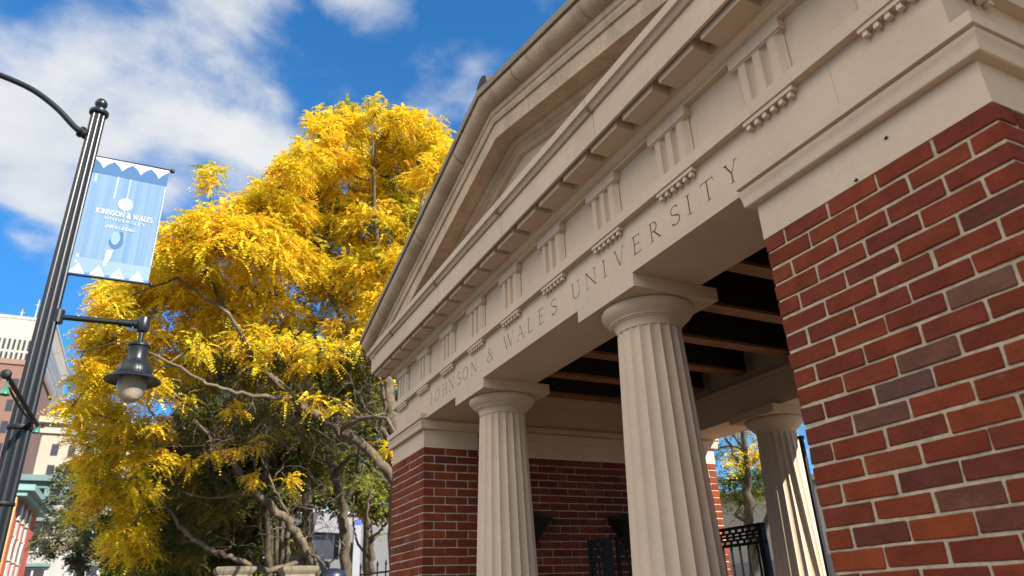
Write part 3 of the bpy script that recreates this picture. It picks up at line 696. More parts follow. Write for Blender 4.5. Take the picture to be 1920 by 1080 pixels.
ban = thing('banner', 'pale blue lamp post banner with white zigzag hems and white university lettering', 'banner', (LX, -2.82, 5.0))
BY0, BY1, BZ0, BZ1 = -3.204, -2.432, 2.172, 3.664
def bmat():
    m_ = mat('printed banner cloth', (.30, .50, .74), .7); t = m_.node_tree; b_ = t.nodes['Principled BSDF']
    co = t.nodes.new('ShaderNodeTexCoord').outputs['Object']; mp = t.nodes.new('ShaderNodeMapping'); t.links.new(co, mp.inputs[0]); mp.inputs['Scale'].default_value = (1, 17, .25)
    n = t.nodes.new('ShaderNodeTexNoise'); n.inputs['Scale'].default_value = 1; n.inputs['Detail'].default_value = 5; t.links.new(mp.outputs[0], n.inputs[0])
    r_ = t.nodes.new('ShaderNodeValToRGB'); t.links.new(n.outputs[0], r_.inputs[0]); e = r_.color_ramp.elements
    e[0].position = .3; e[0].color = (.062, .14, .265, 1); e[1].position = .72; e[1].color = (.14, .215, .315, 1)
    t.links.new(r_.outputs[0], b_.inputs['Base Color']); return m_
def bx(y, z): return LX + .012 + .016 * math.sin((y - BY0) * 5 + 1.0) * math.sin((z - BZ0) / (BZ1 - BZ0) * math.pi)
b = MB(H); ny, nz_ = 24, 24; vs = []
for t_ in (0, .004):
    for jz in range(nz_ + 1):
        for iy in range(ny + 1):
            y = BY0 + (BY1 - BY0) * iy / ny; z = BZ0 + (BZ1 - BZ0) * jz / nz_; vs.append((bx(y, z) - t_, y, z))
n_ = (nz_ + 1) * (ny + 1); fs = []
for s_ in (0, 1):
    for jz in range(nz_):
        for iy in range(ny):
            q = s_ * n_ + jz * (ny + 1) + iy; f = (q, q + 1, q + ny + 2, q + ny + 1); fs.append(f if s_ == 0 else f[::-1])
b.add(vs, fs); cloth = b.build('cloth', bmat(), ban, True, fixn=False)
WHITE = mat('white print', (.42, .44, .49), .7); MID = mat('mid blue print', (.022, .085, .20), .7); PALE = mat('pale blue print', (.14, .22, .33), .7)
def flat(name, polys, m_, lift, parent=cloth):
    b = MB(H)
    for poly in polys:
        n = len(poly); b.add([(bx(y, z) + lift, y, z) for y, z in poly] + [(bx(y, z) + lift - .001, y, z) for y, z in poly],
                             [tuple(range(n)), tuple(range(2 * n - 1, n - 1, -1))] + [(i, i + n, (i + 1) % n + n, (i + 1) % n) for i in range(n)])
    return b.build(name, m_, parent)
def row(z0, z1, k=12):
    return [[(BY0 + (BY1 - BY0) * i / k, z0), (BY0 + (BY1 - BY0) * (i + 1) / k, z0), (BY0 + (BY1 - BY0) * (i + 1) / k, z1), (BY0 + (BY1 - BY0) * i / k, z1)] for i in range(k)]
BWd = BY1 - BY0
flat('top_band', row(BZ1 - .215, BZ1 - .002), MID, .002)
flat('top_zigzag', row(BZ1 - .03, BZ1 - .001) + [[(BY0 + BWd * (i + .02) / 4, BZ1 - .03), (BY0 + BWd * (i + .30) / 4, BZ1 - .075), (BY0 + BWd * (i + .5) / 4, BZ1 - .135), (BY0 + BWd * (i + .70) / 4, BZ1 - .075), (BY0 + BWd * (i + .98) / 4, BZ1 - .03)] for i in range(4)], WHITE, .004)
flat('bottom_band', row(BZ0 + .03, BZ0 + .20), PALE, .002)
flat('bottom_zigzag', [[(BY0 + BWd * (i + .0) / 4, BZ0 + .01), (BY0 + BWd * (i + .78) / 4, BZ0 + .01), (BY0 + BWd * (i + .39) / 4, BZ0 + .13)] for i in range(4)], WHITE, .0045)
flat('bottom_hem', row(BZ0, BZ0 + .02), mat('navy print', (.03, .10, .30), .7), .003)
def word(txt, yc, z, h, wid, bold, slant=0):
    tot = sum((GL[c][0] if c != ' ' else .35) + .10 for c in txt); k = wid / tot; y = yc - wid / 2; polys = []
    for c in txt:
        if c == ' ': y += .45 * k; continue
        for lr in strips(c, y, z, h, GL[c][0] * k, bold, slant):
            for a, e in zip(lr[:-1], lr[1:]): polys.append([a[0], e[0], e[1], a[1]])
        y += (GL[c][0] + .10) * k
    return polys
YC = BY0 + BWd * .53
flat('lettering', word('JOHNSON & WALES', YC, 2.935, .066, .58, 1.25), WHITE, .006)
flat('lettering', word('UNIVERSITY', YC + .02, 2.872, .036, .42, 1.25), WHITE, .006)
flat('lettering', word('JWU.EDU', YC - .02, 2.775, .036, .29, 1.6, .3), WHITE, .006)
ell = lambda cy, cz, ry, rz, a0=0, a1=360, n=28: [(cy + ry * math.cos(R(a0 + (a1 - a0) * i / n)), cz + rz * math.sin(R(a0 + (a1 - a0) * i / n))) for i in range(n)]
EC = (YC - .015, 3.105)
flat('emblem', [ell(*EC, .075, .078)], WHITE, .005)
GREYP = mat('grey print', (.16, .22, .32), .7)
flat('emblem_lines', [[(EC[0] - .06, EC[1] + .01), (EC[0] + .06, EC[1] + .01), (EC[0] + .055, EC[1] + .022), (EC[0] - .055, EC[1] + .022)], [(EC[0] - .055, EC[1] - .03), (EC[0] + .055, EC[1] - .03), (EC[0] + .06, EC[1] - .02), (EC[0] - .06, EC[1] - .02)], ell(EC[0], EC[1] + .045, .03, .012), ell(EC[0], EC[1] - .05, .03, .01)], GREYP, .0065)
DC = (YC - .03, 2.62)
flat('drop_print', [[(DC[0] - .07, DC[1])] + [(DC[0] + .07 * math.cos(a), DC[1] - .085 * math.sin(a)) for a in [math.pi - math.pi * i / 12 for i in range(1, 12)]] + [(DC[0] + .07, DC[1]), (DC[0] + .055, DC[1] + .13), (DC[0] - .03, DC[1] + .13)]], MID, .003)
flat('drop_glint', [ell(DC[0] - .012, DC[1] + .045, .045, .085)], PALE, .004)
flat('drop_glint', [[(DC[0] - .07, DC[1] - .12), (DC[0] - .01, DC[1] - .11), (DC[0] - .02, DC[1] - .2), (DC[0] - .055, DC[1] - .31), (DC[0] - .075, DC[1] - .31)]], WHITE, .004)
flat('side_streak', [[(BY0 + .035, 3.44), (BY0 + .06, 3.44), (BY0 + .06, 2.3), (BY0 + .035, 2.3)], [(BY0 + .26, 3.45), (BY0 + .275, 3.45), (BY0 + .275, 3.15), (BY0 + .26, 3.15)], [(BY0 + .39, 3.45), (BY0 + .40, 3.45), (BY0 + .40, 3.0), (BY0 + .39, 3.0)], [(BY1 - .014, 3.44), (BY1 - .002, 3.44), (BY1 - .002, 2.4), (BY1 - .014, 2.4)]], mat('streak print', (.25, .33, .43), .7), .003)

# ------------------------------------------------------------------ buildings down the street
def plain(c, r=.85, n=.12, s=.5): return mat('wall %d' % random.randint(0, 9999), c, r, n, s)
WIN = mat('dark window', (.03, .03, .035), .25, .2, 1, spec=.6)
def mbox(name, m_, par, *bx_):
    b = MB()
    for q in bx_: b.box(*q)
    return b.build(name, m_, par)
# white office tower
XT, YT, ZT = -216., -34.3, 77.9
tw = thing('office_tower', 'tall white office tower behind the lamp post with rows of narrow dark windows', 'tower', (-240, -60, 0))
mbox('tower_body', plain((.33, .30, .265), .8, .08, .05), tw, (XT - 46, XT, -95, YT, 0, ZT))
mbox('roof_parapet', plain((.35, .32, .28)), tw, (XT - 46, XT + .15, -95, YT + .15, ZT, ZT + .8))
for k in range(4): mbox('rooftop_unit', plain((.6, .6, .6)), tw, (XT - 8 - k * 5, XT - 5 - k * 5, YT - 4 - (k % 2) * 13, YT - 2 - (k % 2) * 13, ZT + .8, ZT + 3.2))
for k, (y, h_) in enumerate(((-43.5, 5.0), (-40.2, 8.5))):
    b = MB(); b.tube([(XT - 6, y, ZT), (XT - 6, y, ZT + h_)], [.18, .08], 6); b.tube([(XT - 6, y - .6, ZT + h_ * .8), (XT - 6, y + .6, ZT + h_ * .8)], [.07, .07], 5); b.build('antenna', plain((.5, .5, .52)), tw)
zt0 = ZT - 5.8
def rowz(r_): return (zt0 - 3.0, zt0) if r_ == 0 else (zt0 - 3.65 - (r_ - 1) * 2.6 - 1.8, zt0 - 3.65 - (r_ - 1) * 2.6)
for r_ in range(6):
    zb, zt_ = rowz(r_)
    for c in range(-4, 9):
        y = YT - 8.0 - c * 1.13
        mbox('window', WIN, tw, (XT - .4, XT + .05, y - .28, y + .28, zb, zt_))
LOUV = plain((.20, .205, .22), .6, .15, .8)
for r_ in range(18):
    zb, zt_ = rowz(r_)
    mbox('corner_window', WIN, tw, (XT - .4, XT + .05, YT - 1.35, YT - .35, zb, zt_))
    mbox('window_band', LOUV, tw, (XT - 44, XT - .4, YT - .3, YT + .06, zb, zt_))
# brown brick tower
bt = thing('brick_tower', 'pinkish brown brick office block in front of the white tower', 'building', (-118, -35, 0))
mbox('block_body', plain((.17, .098, .075), .9, .15, .2), bt, (-128, -110, -55, -19.4, 0, 34.2))
mbox('block_parapet', plain((.2, .12, .09)), bt, (-128.2, -109.8, -55, -19.2, 34.2, 34.9))
for r_ in range(9):
    for c in range(5):
        y = -21.4 - c * 2.1; z = 31.5 - r_ * 2.9
        mbox('window', WIN, bt, (-110.3, -109.95, y - .38, y + .38, z - .8, z + .75))
# pale stone block
pb = thing('stone_block', 'pale cream stone building with small paired windows behind the yellow tree', 'building', (-100, -10, 0))
PBW = plain((.30, .265, .21), .9, .1, .3)
mbox('block_body', PBW, pb, (-112, -97, -15.2, 6, 0, 23.6))
mbox('block_cornice', plain((.33, .29, .24)), pb, (-112.6, -96.4, -15.8, 6.6, 23.6, 24.3), (-112.3, -96.7, -15.5, 6.3, 22.4, 22.9))
for r_ in range(7):
    for c in range(8):
        y = -13.6 + c * 1.75; z = 20.6 - r_ * 2.45
        mbox('window', WIN, pb, (-97.3, -96.96, y - .36, y + .36, z - .75, z + .6))
# grey building with bracketed teal cornice
gb_ = thing('cornice_building', 'light grey building with a dark teal bracketed cornice behind the lamp post', 'building', (-62, -8, 0))
TEAL = plain((.10, .16, .16), .7, .15, 1)
mbox('front_wall', plain((.27, .265, .25), .9, .1, .4), gb_, (-66, -58, -14, 3, 0, 10.3))
mbox('cornice', TEAL, gb_, (-66, -57.1, -14.3, 3.3, 10.75, 11.15), (-66, -57.5, -14.1, 3.1, 10.3, 10.75), (-66, -57.75, -14.1, 3.1, 9.45, 9.75))
for c in range(16):
    y = -13.6 + c * .95; mbox('bracket', TEAL, gb_, (-58, -57.45, y - .16, y + .16, 9.76, 10.29))
for r_ in range(3):
    for c in range(4):
        y = -8.7 + c * 3.1; z = 7.1 - r_ * 2.9
        f = mbox('window', plain((.38, .38, .37)), gb_, (-58.2, -57.9, y - .8, y + .8, z - 1.0, z + 1.0))
        mbox('pane', WIN, f, (-58, -57.86, y - .68, y - .06, z - .85, z - .05), (-58, -57.86, y + .06, y + .68, z - .85, z - .05), (-58, -57.86, y - .68, y - .06, z + .08, z + .85), (-58, -57.86, y + .06, y + .68, z + .08, z + .85))
        mbox('hood_mould', TEAL, f, (-58, -57.6, y - .95, y + .95, z + 1.05, z + 1.25))
mbox('shopfront_fascia', plain((.30, .32, .33)), gb_, (-58.2, -56.9, -12.5, 2.5, 4.35, 4.55), (-58.2, -57.3, -12.5, 2.5, 3.6, 4.1))
# orange and red Victorian house
vi = thing('victorian_house', 'ornate orange and red brick house with teal eaves and pointed arch windows', 'house', (-46, -10, 0))
VX, VY = -43.0, -8.45
RED = plain((.36, .065, .035), .9, .15, .8); ORG = plain((.42, .15, .035), .9, .15, .8); TR = plain((.40, .385, .34)); TE2 = plain((.16, .27, .26), .7, .15, 2)
mbox('side_wall', RED, vi, (-52, VX - .2, -20, VY, 0, 8.0))
mbox('front_wall', ORG, vi, (VX - .2, VX, -20, VY, 0, 8.2))
mbox('eaves', TE2, vi, (-52.3, VX + .35, -20, VY + .75, 8.0, 8.3), (-52.2, VX + .2, -20, VY + .45, 7.75, 8.0))
mbox('corner_pilaster', plain((.60, .30, .10)), vi, (VX - .25, VX + .12, VY - .35, VY + .05, 0, 7.7))
b = MB(); b.prism([(VY - 3.2, 8.3), (VY - .3, 8.3), (VY - 1.75, 9.7)], VX - 1.5, VX, 'x'); b.build('gable', ORG, vi)
mbox('balcony', TE2, vi, (VX, VX + .5, VY - 2.2, VY - .5, 6.1, 6.55))
for c in range(4): mbox('balcony_bracket', TR, vi, (VX, VX + .35, VY - 2.0 + c * .42, VY - 1.86 + c * .42, 5.5, 6.1))
def arched(xc, z, w, h_, par):
    fr_ = MB(); o_ = [(xc - w, z), (xc + w, z), (xc + w, z + h_ * .6), (xc + w * .55, z + h_ * .85), (xc, z + h_), (xc - w * .55, z + h_ * .85), (xc - w, z + h_ * .6)]
    fr_.prism(o_, VY - .1, VY + .10); f = fr_.build('window', TR, par)
    i_ = [(xc + (x - xc) * .55, z + (zz - z) * .8 + .12) for x, zz in o_]
    q = MB(); q.prism(i_, VY - .1, VY + .125); q.build('pane', WIN, f)
for r_, z in enumerate((6.75, 4.75, 2.85, 1.0)):
    for c in range(3): arched(VX - 2.0 - c * 1.75, z, .42 if r_ else .38, 1.25 if r_ else .95, vi)
for c in range(3):
    mbox('panel', TR, vi, (VX - 2.35 - c * 1.75, VX - 1.7 - c * 1.75, VY - .1, VY + .07, 3.95 - .0, 4.7), ); mbox('panel', TR, vi, (VX - 2.3 - c * 1.75, VX - 1.75 - c * 1.75, VY - .1, VY + .07, 5.95, 6.65))
for z in (4.6, 2.0): mbox('front_window', WIN, vi, (VX - .1, VX + .05, VY - 1.7, VY - .75, z, z + 1.3))

# modern grey building behind the trees, its pale neighbour and other wall
md_ = thing('modern_building', 'grey modern building with a dark window and sloped roof box behind the tree trunks', 'building', (-30, 10, 0))
MG = plain((.115, .115, .12), .8, .1, .5)
o1 = at(588, 1000, 30); o2 = at(735, 1000, 33)
d_ = (o2 - o1); d_.z = 0; ln = d_.length; d_.normalize(); nn = Vector((-d_.y, d_.x, 0))
if nn.x > 0: nn = -nn
def wallbox(name, m_, par, s0, s1, z0, z1, t0=0, t1=6):
    b = MB(); vs = []
    for z in (z0, z1):
        for s_, t_ in ((s0, t0), (s1, t0), (s1, t1), (s0, t1)):
            q = o1 + d_ * s_ + nn * t_; vs.append((q.x, q.y, z))
    b.add(vs, [(3, 2, 1, 0), (4, 5, 6, 7), (0, 1, 5, 4), (1, 2, 6, 5), (2, 3, 7, 6), (3, 0, 4, 7)]); return b.build(name, m_, par)
zr = lambda v: at(620, v, 30.5).z
wallbox('lower_wall', MG, md_, -6, 1.35, 0, zr(1050)); wallbox('side_wall', MG, md_, 2.1, 2.6, 0, zr(1015)); wallbox('upper_wall', MG, md_, 1.9, ln + 1, 0, zr(975), .8, 6)
wallbox('window', WIN, md_, -.2, 1.35, zr(1049), zr(1000), .4, .6); wallbox('window_post', MG, md_, -.55, -.2, zr(1050), zr(995), .1, .6)
b = MB(); q0, q1 = .25, 1.30; vs = []
for s_, z, t_ in ((q0 - .25, zr(998), 0), (q1, zr(998), 0), (q1, zr(955), .3), (q0 + .15, zr(955), .3), (q0 - .25, zr(998), 3), (q1, zr(998), 3), (q1, zr(955), 3), (q0 + .15, zr(955), 3)):
    q = o1 + d_ * s_ + nn * t_; vs.append((q.x, q.y, z))
b.add(vs, [(0, 1, 2, 3), (7, 6, 5, 4), (0, 4, 5, 1), (1, 5, 6, 2), (2, 6, 7, 3), (3, 7, 4, 0)]); b.build('roof_box', plain((.16, .16, .18)), md_)
pl = thing('pale_building', 'bright pale walled building far behind the bare branches', 'building', (-60, 20, 0))
mbox('block_body', plain((.20, .185, .165), .9, .08, .2), pl, (-72, -60, 8, 34, 0, 9.2)); mbox('roof_edge', plain((.4, .38, .36)), pl, (-72.3, -59.7, 7.7, 34.3, 9.2, 9.6))
for c in range(4): mbox('window', WIN, pl, (-60.1, -59.95, 13.5 + c * 4, 15.2 + c * 4, 3.2, 5.6))
rw = thing('grey_hall', 'plain light grey stucco building seen through the gateway behind the slim tree', 'building', (-14, 16, 0))
mbox('hall_wall', plain((.30, .285, .26), .9, .1, .4), rw, (-26, -4, 14.2, 24, 0, 4.45)); mbox('hall_plinth', plain((.16, .165, .18)), rw, (-26, -4, 14.1, 14.2, 0, 2.55))
mbox('roof_edge', plain((.3, .29, .28)), rw, (-26.2, -3.8, 14.0, 24.2, 4.45, 4.6))

# stone gate posts, fence, sign, dome
CONC = mat('mossy cast stone', (.19, .16, .115), .95, .3, 9, .5, 70, stain=[((5, 5, 5), .5, .7, .6, (.14, .13, .07))])
for (x, y, ztop, hw, lab) in ((-11.88, -.62, 2.385, .30, 'mossy stone gate post with moulded cap, the left of two under the yellow tree'), (-11.41, .35, 2.355, .275, 'mossy stone gate post with moulded cap, the right of two under the yellow tree')):
    t = thing('stone_post', lab, 'gate post', (x, y, .14), 'stone gate posts behind the gateway')
    mbox('shaft', CONC, t, (x - hw * .8, x + hw * .8, y - hw * .8, y + hw * .8, .1, ztop - .22))
    b = MB(); b.ring([(-hw, ztop - .22), (-.06, ztop - .22), (-.03, ztop - .17), (-.035, ztop - .13), (.0, ztop - .08), (.015, ztop - .05), (.015, ztop - .01), (-.02, ztop), (-hw, ztop + .02)], x - hw, x + hw, y - hw, y + hw); b.build('moulded_cap', CONC, t, 30)
fn = thing('iron_fence', 'black iron picket fence running behind the far brick pier', 'fence', (-10.5, 1.4, .14))
f0, f1 = Vector((-10.95, 1.30, 0)), Vector((-9.9, 2.6, 0)); zt_ = 2.29
for k in range(12):
    p = f0.lerp(f1, k / 11); b = MB(); z = zt_ + .012 * k
    b.tube([(p.x, p.y, .14), (p.x, p.y, z)], [.013, .013], 6); b.tube([(p.x, p.y, z), (p.x, p.y, z + .03), (p.x, p.y, z + .09)], [.018, .02, .003], 6); b.build('picket', IRON, fn)
b = MB()
for z in (.4, zt_ - .10): b.tube([(f0.x, f0.y, z), (f1.x, f1.y, z + .1)], [.018, .018], 6)
b.build('rail', IRON, fn)
sg = thing('pillar_sign', 'slim white pillar sign with a blue top beyond the tree trunks', 'sign', (0, 0, .14))
q = at(668, 1030, 17); zz1 = at(668, 972, 17).z; zz2 = at(668, 983, 17).z; sg.location = (q.x, q.y, .14)
b = MB(); b.box(q.x - .05, q.x + .05, q.y - .085, q.y + .085, .14, zz2); b.build('panel', plain((.24, .25, .28)), sg); b = MB(); b.box(q.x - .052, q.x + .052, q.y - .087, q.y + .087, zz2, zz1 - .04); b.box(q.x - .04, q.x + .04, q.y - .06, q.y + .06, zz1 - .04, zz1); b.build('blue_cap', plain((.05, .09, .42)), sg)
dm = thing('domed_post', 'dark navy dome topped post just over the bottom edge by the fence', 'post', (-11.18, .89, .14))
b = MB(H); b.lathe([(.20, -2.75), (.20, -.74), (.235, -.73), (.235, -.70), (.225, -.66), (.19, -.61), (.13, -.575), (.06, -.56), (.003, -.556)], -11.18, .89, 24); b.build('domed_top', mat('navy paint', (.012, .014, .03), .4), dm, 40)

# ------------------------------------------------------------------ trees
YEL = [((.80, .55, .02), 6), ((.78, .62, .03), 5), ((.78, .44, .015), 2), ((.60, .54, .03), 3)]
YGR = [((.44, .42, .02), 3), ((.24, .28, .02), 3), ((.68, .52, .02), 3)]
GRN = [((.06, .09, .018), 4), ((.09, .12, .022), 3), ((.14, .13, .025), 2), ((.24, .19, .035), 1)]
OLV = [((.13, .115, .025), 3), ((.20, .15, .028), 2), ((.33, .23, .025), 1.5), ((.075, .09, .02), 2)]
GRY = [((.10, .12, .05), 4), ((.16, .15, .07), 3), ((.24, .17, .10), 2), ((.07, .09, .035), 3)]
def pick(rng, pal):
    w = np.array([q[1] for q in pal], float); i = rng.choice(len(pal), p=w / w.sum()); return np.array(pal[i][0])
def leaf_mesh(name, mat_, O, D, Lh, Col, rng, nl=6, lw=.016, ll=.040, droop=.5, parent=None):
    """pinnate leaves: rows of small leaflets along an arching stalk. O,D (n,3), Lh (n,), Col (n,3)"""
    n = len(O); t = (np.arange(nl) + .7) / nl
    Z = np.array([0, 0, 1.0])
    S = np.cross(D, Z); S /= np.linalg.norm(S, axis=1, keepdims=True) + 1e-6
    rollv = rng.normal(0, .5, (n, 1)); U = np.cross(S, D); S2 = S * np.cos(rollv) + U * np.sin(rollv); U2 = np.cross(S2, D)
    quads = []
    for side in (-1, 1):
        P = O[:, None, :] + D[:, None, :] * (Lh[:, None] * t)[..., None] - Z * (droop * Lh[:, None] * t ** 2)[..., None]
        Tn = D[:, None, :] - Z * (2 * droop * t)[None, :, None] * .8; Tn /= np.linalg.norm(Tn, axis=2, keepdims=True)
        A = side * S2[:, None, :] * .8 + Tn * .62 - Z * .15; A = A + rng.normal(0, .16, A.shape); A /= np.linalg.norm(A, axis=2, keepdims=True)
        Nn = U2[:, None, :] + rng.normal(0, .35, A.shape); B = np.cross(A, Nn); B /= np.linalg.norm(B, axis=2, keepdims=True) + 1e-6
        sc = (Lh[:, None] / .2)[..., None] * (1.1 - .45 * t)[None, :, None]
        l_, w_ = ll * sc, lw * sc
        quads.append(np.stack([P, P + A * l_ * .5 + B * w_ * .5, P + A * l_, P + A * l_ * .5 - B * w_ * .5], 2))
    Q = np.concatenate(quads, 1).reshape(-1, 3); nf = len(Q) // 4
    me = bpy.data.meshes.new(name); me.vertices.add(len(Q)); me.vertices.foreach_set('co', Q.astype('f').ravel())
    me.loops.add(nf * 4); me.loops.foreach_set('vertex_index', np.arange(nf * 4, dtype='i'))
    me.polygons.add(nf); me.polygons.foreach_set('loop_start', np.arange(0, nf * 4, 4, dtype='i')); me.polygons.foreach_set('loop_total', np.full(nf, 4, 'i'))
    a = me.attributes.new('bc', 'FLOAT_COLOR', 'FACE')
    C = np.repeat(Col, nl, 0); C = np.concatenate([C.reshape(n, nl, 3)] * 2, 1).reshape(-1, 3) * rng.uniform(.82, 1.15, (nf, 1))
    a.data.foreach_set('color', np.concatenate([C, np.ones((nf, 1))], 1).astype('f').ravel())
    me.update(); me.materials.append(mat_)
    o = bpy.data.objects.new(name, me); SC.collection.objects.link(o)
    if parent: part(o, parent)
    return o
def tree(name, label, cat, base, limbs, blobs, seed, barkm=None, density=26, leaf=.22, nl=6, lw=.016, ll=.042, twig_r=.006, group=None, droop=.5, per=6, links=True, bare=()):
    """limbs: hand laid trunk and boughs, lists of (Vector, radius). blobs: (centre, radius, palette, weight) leaf masses"""
    rng = np.random.default_rng(seed); pr = random.Random(seed)
    t = thing(name, label, cat, tuple(base), group)
    nodes = []; nrad = []
    wood = MB(); trunk = MB()
    for li, lb in enumerate(limbs):
        P = [Vector(p) for p, r in lb]; Rr = [r for p, r in lb]; pts = []; rr = []
        for i in range(len(P) - 1):
            for k in range(4):
                f = k / 4; q = P[i].lerp(P[i + 1], f)
                if i or k: q = q + Vector((pr.gauss(0, .018), pr.gauss(0, .018), pr.gauss(0, .014)))
                pts.append(q); rr.append((Rr[i] * (1 - f) + Rr[i + 1] * f) * pr.uniform(.96, 1.04))
        pts.append(P[-1]); rr.append(Rr[-1]); (trunk if li == 0 else wood).tube(pts, rr, 10)
        for p, r in zip(pts, rr):
            if p.z > 2.0: nodes.append(tuple(p)); nrad.append(r)
    centers = sorted(blobs, key=lambda b: min((Vector(b[0]) - Vector(n)).length for n in nodes))
    NP = np.array(nodes); NR = list(nrad)
    tips_o, tips_d, tips_c = [], [], []
    def link(target, r0, wob, nseg, bm_, n=6):
        nonlocal NP
        tv = np.array(target); d = np.linalg.norm(NP - tv, axis=1); pen = d + .25 * np.abs(np.array(NR) < r0 * .8) + .35 * np.maximum(0, NP[:, 2] - tv[2])
        i = int(np.argmin(pen)); a = Vector(NP[i]); b_ = Vector(target); r1 = min(NR[i] * .75, r0 * (1 + .5 * (b_ - a).length)); pts, rr, new = [], [], []
        mid = Vector((pr.gauss(0, wob), pr.gauss(0, wob), abs(pr.gauss(0, wob)) + .15 * wob)) * (b_ - a).length
        for k in range(nseg + 1):
            f = k / nseg; q = a.lerp(b_, f) + mid * (4 * f * (1 - f)) + (Vector((pr.gauss(0, .12), pr.gauss(0, .12), pr.gauss(0, .12))) * wob * (b_ - a).length if 0 < k < nseg else Vector())
            pts.append(q); rr.append(r1 * (1 - f) + r0 * .55 * f); new.append(tuple(q))
        bm_.tube(pts, rr, n); NP = np.vstack([NP, np.array(new[1:])]); NR.extend(rr[1:])
    for c, rad, pal, wgt in centers:
        link(c, .022 + .012 * rad, .16, 5, wood)
        c = np.array(c)
        nt_ = max(4, int(density * max(rad, .05) ** 1.6 * wgt * 3.2))
        for q in range(nt_):
            v = rng.normal(0, 1, 3); v[2] = abs(v[2]) * .9 - .35 if rng.random() < .8 else v[2]; v /= np.linalg.norm(v)
            p = c + v * rad * rng.uniform(.45, 1.05) * np.array([1, 1, .8])
            if q % 3 == 0 and links: link(tuple(p - v * .05), twig_r, .14, 3, wood, 5)
            base_col = pick(rng, pal)
            for k in range(per):
                dd = v * .7 + rng.normal(0, .75, 3); dd[2] = dd[2] * .6 - .05; dd /= np.linalg.norm(dd)
                tips_o.append(p + rng.normal(0, .05, 3)); tips_d.append(dd)
                tips_c.append(base_col * .75 + pick(rng, pal) * .25)
    for c in bare:
        link(c, .012, .22, 6, wood, 6); c = Vector(c)
        for k in range(5): link(tuple(c + Vector((pr.gauss(0, .28), pr.gauss(0, .28), pr.gauss(-.02, .22)))), .0045, .3, 5, wood, 5)
    O = np.array(tips_o); D = np.array(tips_d); C = np.array(tips_c)
    Lh = leaf * rng.uniform(.65, 1.2, len(O))
    trunk.build('trunk', barkm or BARK, t, True, fixn=False); wood.build('branches', barkm or BARK, t, True, fixn=False)
    leaf_mesh('crown', LEAF, O, D, Lh, C, rng, nl, lw, ll, droop, t)
    print(name, 'leaves', len(O), 'quads', len(O) * nl * 2)
    return t
rs = random.Random(5)
def blobs(lst, F, pal, wgt=1.0, fj=1.2):
    res = []
    for q in lst:
        u, v, r = q[:3]; dF = q[3] if len(q) > 3 else rs.uniform(-fj, fj); f = F + dF
        res.append((tuple(at(u, v, f)), r * f / FPX, q[4] if len(q) > 4 else pal, wgt))
    return res
F0 = 12.2
def limb(F, *pts): return [(at(u, v, F + (d if d else 0)), r) for u, v, d, r in pts]
def grounded(F, u, v, r):
    p = at(u, v, F); return [(Vector((p.x, p.y, .1)), r * 1.15), (p, r)]
# main honey locust: trunk just behind the far pier
MIX = YEL * 3 + YGR
top = [(640, 262, 60), (705, 240, 42), (770, 262, 60), (740, 330, 80), (655, 350, 85), (570, 325, 60), (810, 330, 50), (500, 395, 75), (590, 430, 90), (700, 430, 90), (790, 420, 65), (830, 300, 30),
       (610, 240, 34), (700, 205, 24, 0), (745, 225, 30), (790, 232, 34), (815, 270, 32), (555, 305, 28), (525, 350, 36), (480, 385, 34), (655, 222, 26), (850, 400, 50), (700, 520, 80), (640, 540, 75), (760, 500, 60), (690, 600, 50), (640, 625, 40), (720, 570, 50),
       (600, 510, 60), (560, 480, 60), (850, 330, 40), (735, 280, 40)]
left = [(400, 430, 52), (345, 455, 46), (430, 465, 85), (335, 510, 75), (262, 560, 56), (215, 580, 38), (400, 560, 80), (500, 500, 75), (215, 635, 38), (172, 718, 34), (225, 650, 60), (310, 640, 60), (420, 610, 65),
        (520, 590, 60), (135, 762, 22), (190, 770, 40), (270, 730, 42), (350, 690, 42), (400, 322, 17, 0), (396, 352, 9, 0), (310, 435, 24), (300, 470, 36), (360, 420, 28), (440, 395, 30), (235, 525, 26), (200, 550, 14), (160, 690, 22), (460, 430, 46), (440, 540, 60), (470, 640, 40), (380, 625, 50)]
low = [(590, 752, 15), (555, 640, 26), (600, 650, 28), (560, 690, 12), (615, 675, 14), (640, 765, 12), (545, 745, 8), (440, 770, 10), (350, 760, 14), (300, 790, 14), (500, 680, 14), (735, 705, 10, .3), (735, 838, 7, -1.0), (520, 650, 18), (680, 640, 22), (370, 650, 24), (440, 640, 18)]
fill = [(u, v, 46) for u in range(180, 840, 62) for v in range(330, 730, 58) if v > 1080 - 1.2 * u and v < 730 and (u < 640 or v > 250)]
ledge = [(u + 48, v, r) for u, v, r in ((105, 800, 20), (95, 760, 18), (125, 735, 22), (120, 660, 16), (130, 620, 14), (150, 600, 22), (160, 545, 18))] + [(470, 420, 44), (430, 430, 40), (550, 325, 36), (510, 375, 36), (575, 290, 26), (600, 250, 30), (380, 450, 40), (330, 480, 40), (290, 505, 36), (480, 450, 60), (530, 400, 60), (620, 300, 50), (250, 530, 40), (172, 695, 22), (205, 550, 16), (165, 770, 34), (215, 720, 40), (205, 690, 34), (250, 690, 40), (180, 650, 40), (240, 600, 44), (300, 580, 44), (280, 500, 36), (215, 545, 26), (225, 790, 30)]
SHR = lambda l, k=.85: [(q[0], q[1], q[2] * k) + tuple(q[3:]) for q in l]
